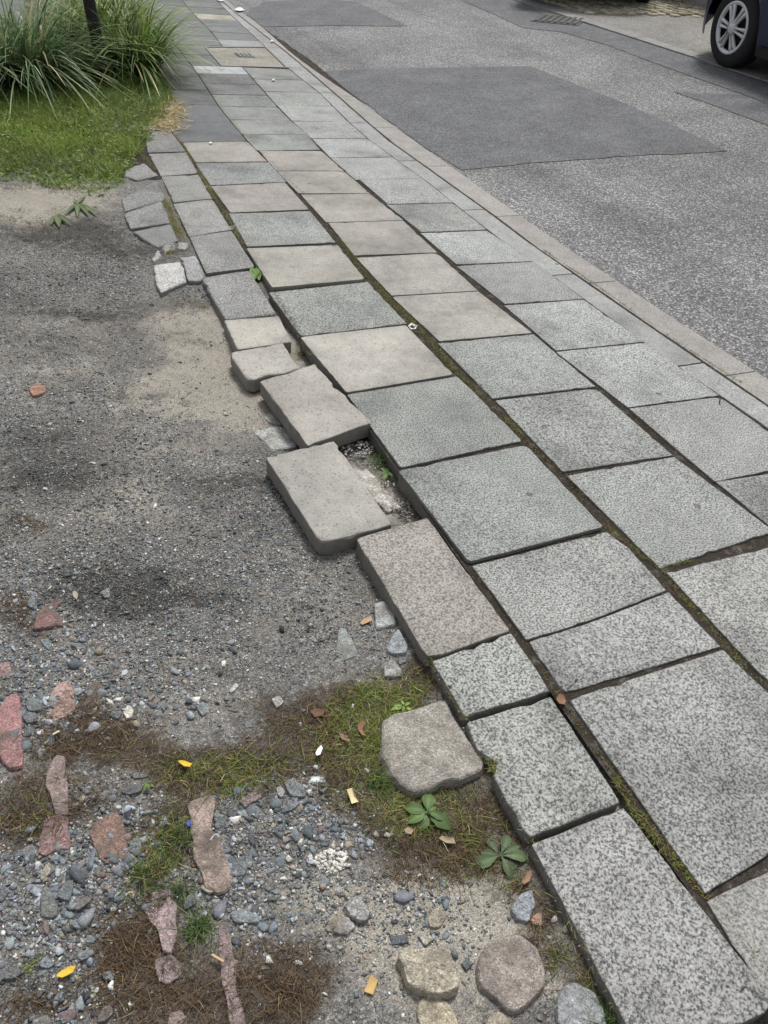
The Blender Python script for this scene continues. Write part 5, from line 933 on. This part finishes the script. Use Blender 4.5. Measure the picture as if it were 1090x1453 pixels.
# ------------------------------------------------------------------ parked car on the far side
M_NAVY = mat_plain('navy_car_paint', (.007, .012, .045), .35, .35); M_NAVY.node_tree.nodes['Principled BSDF'].inputs['Coat Weight'].default_value = .25
M_RUB = mat_plain('tyre_rubber', (.018, .018, .019), .85, .3, 0, .25, 40); M_PLAST = mat_plain('black_plastic', (.012, .012, .013), .7, .3)
M_SILV = mat_plain('silver_wheel_cover', (.56, .57, .58), .38, .5, .35); M_GLASS = mat_plain('tinted_glass', (.012, .014, .016), .08, .6); M_LAMP = mat_plain('lamp_glass', (.45, .46, .47), .15, .6); M_REDL = mat_plain('tail_lamp', (.25, .01, .01), .2, .6)
RT = .345
def make_car(paint, label, group):
    car = empty('parked_car', (0, 0, 0)); tag(car, label, 'car', group)
    SX = lambda x: x*.72 if x > .42 else x
    xs = sorted(set(list(np.linspace(-3.5, .80, 44))+list(np.linspace(-.42, .42, 29))+list(np.linspace(-2.97, -2.13, 29)))); WD = 1.76
    def low(x):
        z = .22+.10*max(0, (x-.45)/.35)**2+.12*max(0, (-3.1-x)/.4)
        for xc in (0, -2.55):
            q = .405**2-(x-xc)**2
            if q > 0: z = max(z, RT+math.sqrt(q)*1.0-.0)
        return z
    belt = lambda x: float(np.interp(x, [-3.5, -3.2, -.9, -.3, .3, .62, .74, .80], [.92, .98, .96, .93, .84, .72, .58, .46])); top = lambda x: float(np.interp(x, [-3.5, -3.42, -3.15, -2.6, -1.7, -1.15, -.45, .3, .62, .74, .80], [1.0, 1.25, 1.58, 1.66, 1.67, 1.60, 1.06, .93, .78, .63, .48]))
    plan = lambda x: .42*max(0, (x-.30)/.5)**2.2+.22*max(0, (-3.15-x)/.35)**2
    rings = []
    for x in xs:
        lo, be, to = low(x), belt(x), top(x); pl = plan(x); be = max(be, lo+.02); to = max(to, be+.012); R_ = []
        for t in (0, .06, .25, .5, .75, 1): zz_ = lo+(be-lo)*t; R_.append((.03-pl-.05*(1-min(1, (zz_-.15)/.3))**2-.035*max(0, (zz_-.55)/.45), zz_))
        yb_ = R_[-1][0]; tm = min(.26, (to-be)*.42)
        for t in (.15, .85): R_.append((yb_-.02-tm*t, be+(to-be)*t))
        R_.append((yb_-.08-tm-.10, to)); L_ = [(x, y, z) for y, z in R_]; ce = (x, .03-WD/2, to+.02); Rr = [(x, 2*(.03-WD/2)-y, z) for y, z in reversed(R_)]; rings.append(L_+[ce]+Rr)
    n = len(rings[0]); V = [p for r_ in rings for p in r_]; Fa = [(k*n+i, k*n+i+1, (k+1)*n+i+1, (k+1)*n+i) for k in range(len(xs)-1) for i in range(n-1)]
    Fa += [tuple(range(n)), tuple((len(xs)-1)*n+i for i in reversed(range(n)))]; body = meshobj('body', V, Fa, paint, car, smooth=True)
    for nm, (xa, xb) in {'side_window': (-2.2, -1.2), 'rear_side_window': (-3.05, -2.3)}.items():
        for sd in (0, 1):
            ii = [k for k, x in enumerate(xs) if xa <= x <= xb]; VV = []
            for k in ii:
                for j in ((6, 7) if sd == 0 else (n-7, n-8)): q = rings[k][j]; VV.append((q[0], q[1]+(.006 if sd == 0 else -.006), q[2]))
            meshobj(nm, VV, [(2*i, 2*i+1, 2*i+3, 2*i+2) for i in range(len(ii)-1)], M_GLASS, car)
    for nm, (xa, xb) in {'windscreen': (-1.08, -.52), 'rear_window': (-3.44, -3.2)}.items():
        ii = [k for k, x in enumerate(xs) if xa <= x <= xb]; VV = []
        for k in ii:
            for j in range(8, n-8): q = rings[k][j]; VV.append((q[0]+(.004 if xa > -2 else -.004), q[1], q[2]+.008))
        m = n-16; meshobj(nm, VV, [(i*m+j, i*m+j+1, (i+1)*m+j+1, (i+1)*m+j) for i in range(len(ii)-1) for j in range(m-1)], M_GLASS, car)
    def boxm(nm, c, hx, hy, hz, mat, par=car, bev=.015):
        bm = bmesh.new(); bmesh.ops.create_cube(bm, size=2); bmesh.ops.scale(bm, vec=(hx, hy, hz), verts=bm.verts); bmesh.ops.bevel(bm, geom=bm.edges[:], offset=bev, segments=2, affect='EDGES'); me = bpy.data.meshes.new(nm); bm.to_mesh(me); bm.free(); me.materials.append(mat); o = bpy.data.objects.new(nm, me); COL.objects.link(o); o.parent = par; o.location = c; return o
    boxm('underbody', (-1.35, .03-WD/2, .48), 1.95, .60, .26, M_PLAST)
    boxm('sill', (-1.27, .012, .235), .82, .03, .045, M_PLAST); boxm('sill', (-1.27, .048-WD, .235), .82, .03, .045, M_PLAST)
    for sy in (-.20, .26-WD): boxm('headlight', (.52, sy, .66), .11, .10, .05, M_LAMP, bev=.03)
    for sy in (-.06, .12-WD): boxm('tail_light', (-3.44, sy, .95), .05, .07, .13, M_REDL, bev=.02)
    boxm('bumper', (.60, .03-WD/2, .40), .17, .52, .10, M_PLAST, bev=.05)
    for sy in (.14, -.08-WD): boxm('door_mirror', (-.78, sy, 1.02), .06, .09, .06, paint, bev=.03)
    boxm('door_handle', (-1.95, .022, .84), .09, .012, .016, paint, bev=.006)
    for xw in (0, -2.55):
        for side in (0, 1):
            wh_ = empty('wheel', (xw, 0 if side == 0 else .06-WD, RT), (0, 0, 0 if side == 0 else math.pi)); wh_.parent = car
            pr = [(.215, -.01), (.235, .0), (.275, .003), (.315, -.004), (.335, -.022), (RT, -.05), (RT, -.15), (.335, -.185), (.30, -.2), (.2, -.2)]
            V, Fa = lathe([(r_, y_) for r_, y_ in pr], 48, 'y'); meshobj('tyre', V, Fa, M_RUB, wh_, smooth=True)
            V, Fa = lathe([(.0, -.055), (.20, -.055), (.222, -.03), (.222, -.16)], 40, 'y'); meshobj('rim_well', V, Fa, M_PLAST, wh_)
            V, Fa = lathe([(.222, -.02), (.226, .002), (.218, .008), (.196, .002), (.188, -.02)], 48, 'y'); meshobj('cover_ring', V, Fa, M_SILV, wh_, smooth=True)
            V, Fa = lathe([(.0, .016), (.040, .014), (.055, .006), (.058, -.02)], 28, 'y'); meshobj('hub_cap', V, Fa, M_SILV, wh_, smooth=True)
            for k in range(6):
                a = k*math.pi/3+.10; ca, sa = math.cos(a), math.sin(a)
                for sg in (-1, 1):
                    # two slim ribs per spoke, splaying towards the ring
                    V = []; sec = [(.045, .004, .022, .012), (.10, .007, .027, .006), (.16, .009, .037, .001), (.205, .010, .050, -.002)]
                    for r_, w0, w1, y_ in sec:
                        for t_, dy in ((w0, -.02), (w0+.001, 0), ((w0+w1)/2, .007), (w1, 0), (w1+.002, -.02)):
                            u_ = sg*t_; V.append((r_*ca-u_*sa, y_+dy, r_*sa+u_*ca))
                    Fa = [(i*5+j, i*5+j+1, (i+1)*5+j+1, (i+1)*5+j) for i in range(3) for j in range(4)]+[(0, 1, 2, 3, 4), (15, 16, 17, 18, 19)]
                    meshobj('spoke', V, Fa, M_SILV, wh_, smooth=True)
    return car
def place_car(car, px_, py_, az):
    p = aroad(px_, py_, .006); car.location = W(p); car.rotation_euler = (0, 0, math.pi/2-math.radians(az))
car = make_car(M_NAVY, 'dark navy car with silver six-spoke wheel covers, top right', 'parked cars across the road'); place_car(car, 1023, 96.5, 5)
def copy_tree(o, parent=None):
    c = o.copy(); COL.objects.link(c); c.parent = parent
    for ch in o.children: copy_tree(ch, c)
    return c
car2 = copy_tree(car); car2['label'] = 'dark car standing on the cobbles, cut off by the top edge'; place_car(car2, 921, 5.0, 222)

# ------------------------------------------------------------------ cobbles, wall and weeds across the road
rc = np.random.default_rng(8); A, B, Cc, D = aroad(775, 19), aroad(1010, 26), aroad(1000, -12), aroad(700, -16); VV = []
base = I1[0].copy()
CUBV, CUBF = None, None
bm = bmesh.new(); bmesh.ops.create_cube(bm, size=2); bmesh.ops.bevel(bm, geom=bm.edges[:], offset=.35, segments=1, affect='EDGES'); bmesh.ops.triangulate(bm, faces=bm.faces[:]); bm.verts.ensure_lookup_table(); CUBV = np.array([v.co[:] for v in bm.verts]); CUBF = np.array([[v.index for v in f.verts] for f in bm.faces]); bm.free()
V, Fa, C, off = [], [], [], 0
for yy in np.arange(7.6, 17, .135):
    for xx in np.arange(7.1, 12.5, .115):
        x_ = xx+rc.normal(0, .008); y_ = yy+rc.normal(0, .008); p = proj(np.array([[x_, y_, zroad(x_)]]))[0]
        if not (inpoly(p[None], [(790, 21), (1012, 26), (1300, 60), (1300, -200), (700, -200), (760, 0)])[0]): continue
        v = CUBV*np.array([.055*rc.uniform(.85, 1.05), .064*rc.uniform(.85, 1.05), .03])+np.array([x_, y_, zroad(x_)+.004+rc.normal(0, .004)]); V.append(v); Fa.append(CUBF+off); off += len(v); C.append(np.tile(np.array([.40, .36, .27])*rc.uniform(.6, 1.15), (len(v), 1)))
o = meshobj('cobbles', np.concatenate(V), np.concatenate(Fa), M_GRAVEL, farp, cols=np.concatenate(C)); tag(o, kind='stuff')
# moss between the cobbles
xs_ = rc.uniform(7.0, 12.4, 26000); ys_ = rc.uniform(7.6, 17, 26000); P = np.stack([xs_, ys_, zroad(xs_)+.02], 1); k = inpoly(proj(P), [(790, 21), (1012, 26), (1300, 60), (1300, -200), (700, -200), (760, 0)]) & (fbm(xs_*1.6, ys_*1.6, 3, 71) > -.05); P = P[k]; n = len(P)
d_ = hdir(rc, n, rc.uniform(.2, .9, n)); dr = rc.normal(0, .3, (n, 3)); c = pick(rc, n, [OLIVE, LGREEN, (.2, .18, .09)]); V, Fa, C = ribbons(P, d_, dr, rc.uniform(.02, .045, n), rc.uniform(.004, .008, n), 2, c*.7, c, rc)
o = meshobj('cobble_moss', V, Fa, M_MOSS, farp, cols=C); tag(o, kind='stuff')
a_, b_ = aroad(938, -2), aroad(1004, 14); dv = (b_-a_)/np.linalg.norm(b_-a_); a_ = a_-dv*6; b_ = b_+dv*9; nn = np.array([-dv[1], dv[0], 0]); nn = nn if nn[0] > 0 else -nn
wl = empty('garden_wall', W((a_+b_)/2), QE); tag(wl, 'rendered grey garden wall behind the parked navy car', 'wall')
mid = (a_+b_)/2; ln = np.linalg.norm(b_-a_)/2
M_REND = mat_plain('grey_render', (.30, .295, .28), .9, .2, 0, .15, 5)
meshobj('wall_face', obox(nn*.15, dv, nn, ln, .15, 1.3, -.3), BOXF, M_REND, wl); meshobj('coping', obox(nn*.15, dv, nn, ln+.02, .19, .06, 1.0), BOXF, M_KERB, wl)
n = 5200; t = rc.uniform(-ln, ln, n); P = mid+dv*t[:, None]-nn*np.abs(rc.normal(0, .10, (n, 1))); P[:, 2] = zroad(P[:, 0])+.008; d_ = hdir(rc, n, rc.uniform(.3, .95, n)); dr = rc.normal(0, .3, (n, 3)); dr[:, 2] -= .3; c = pick(rc, n, [LGREEN, OLIVE, (.24, .2, .1)])
V, Fa, C = ribbons(P, d_, dr, rc.uniform(.03, .14, n)*np.clip(.4+fbm(t*2, t*0, 3, 5)*1.4, .15, 1.3), rc.uniform(.005, .010, n), 3, c*.7, c, rc)
tag(meshobj('wall_weeds', V, Fa, M_LEAF, rot=QE, cols=C), 'weeds growing along the foot of the far wall', 'weeds', kind='stuff')
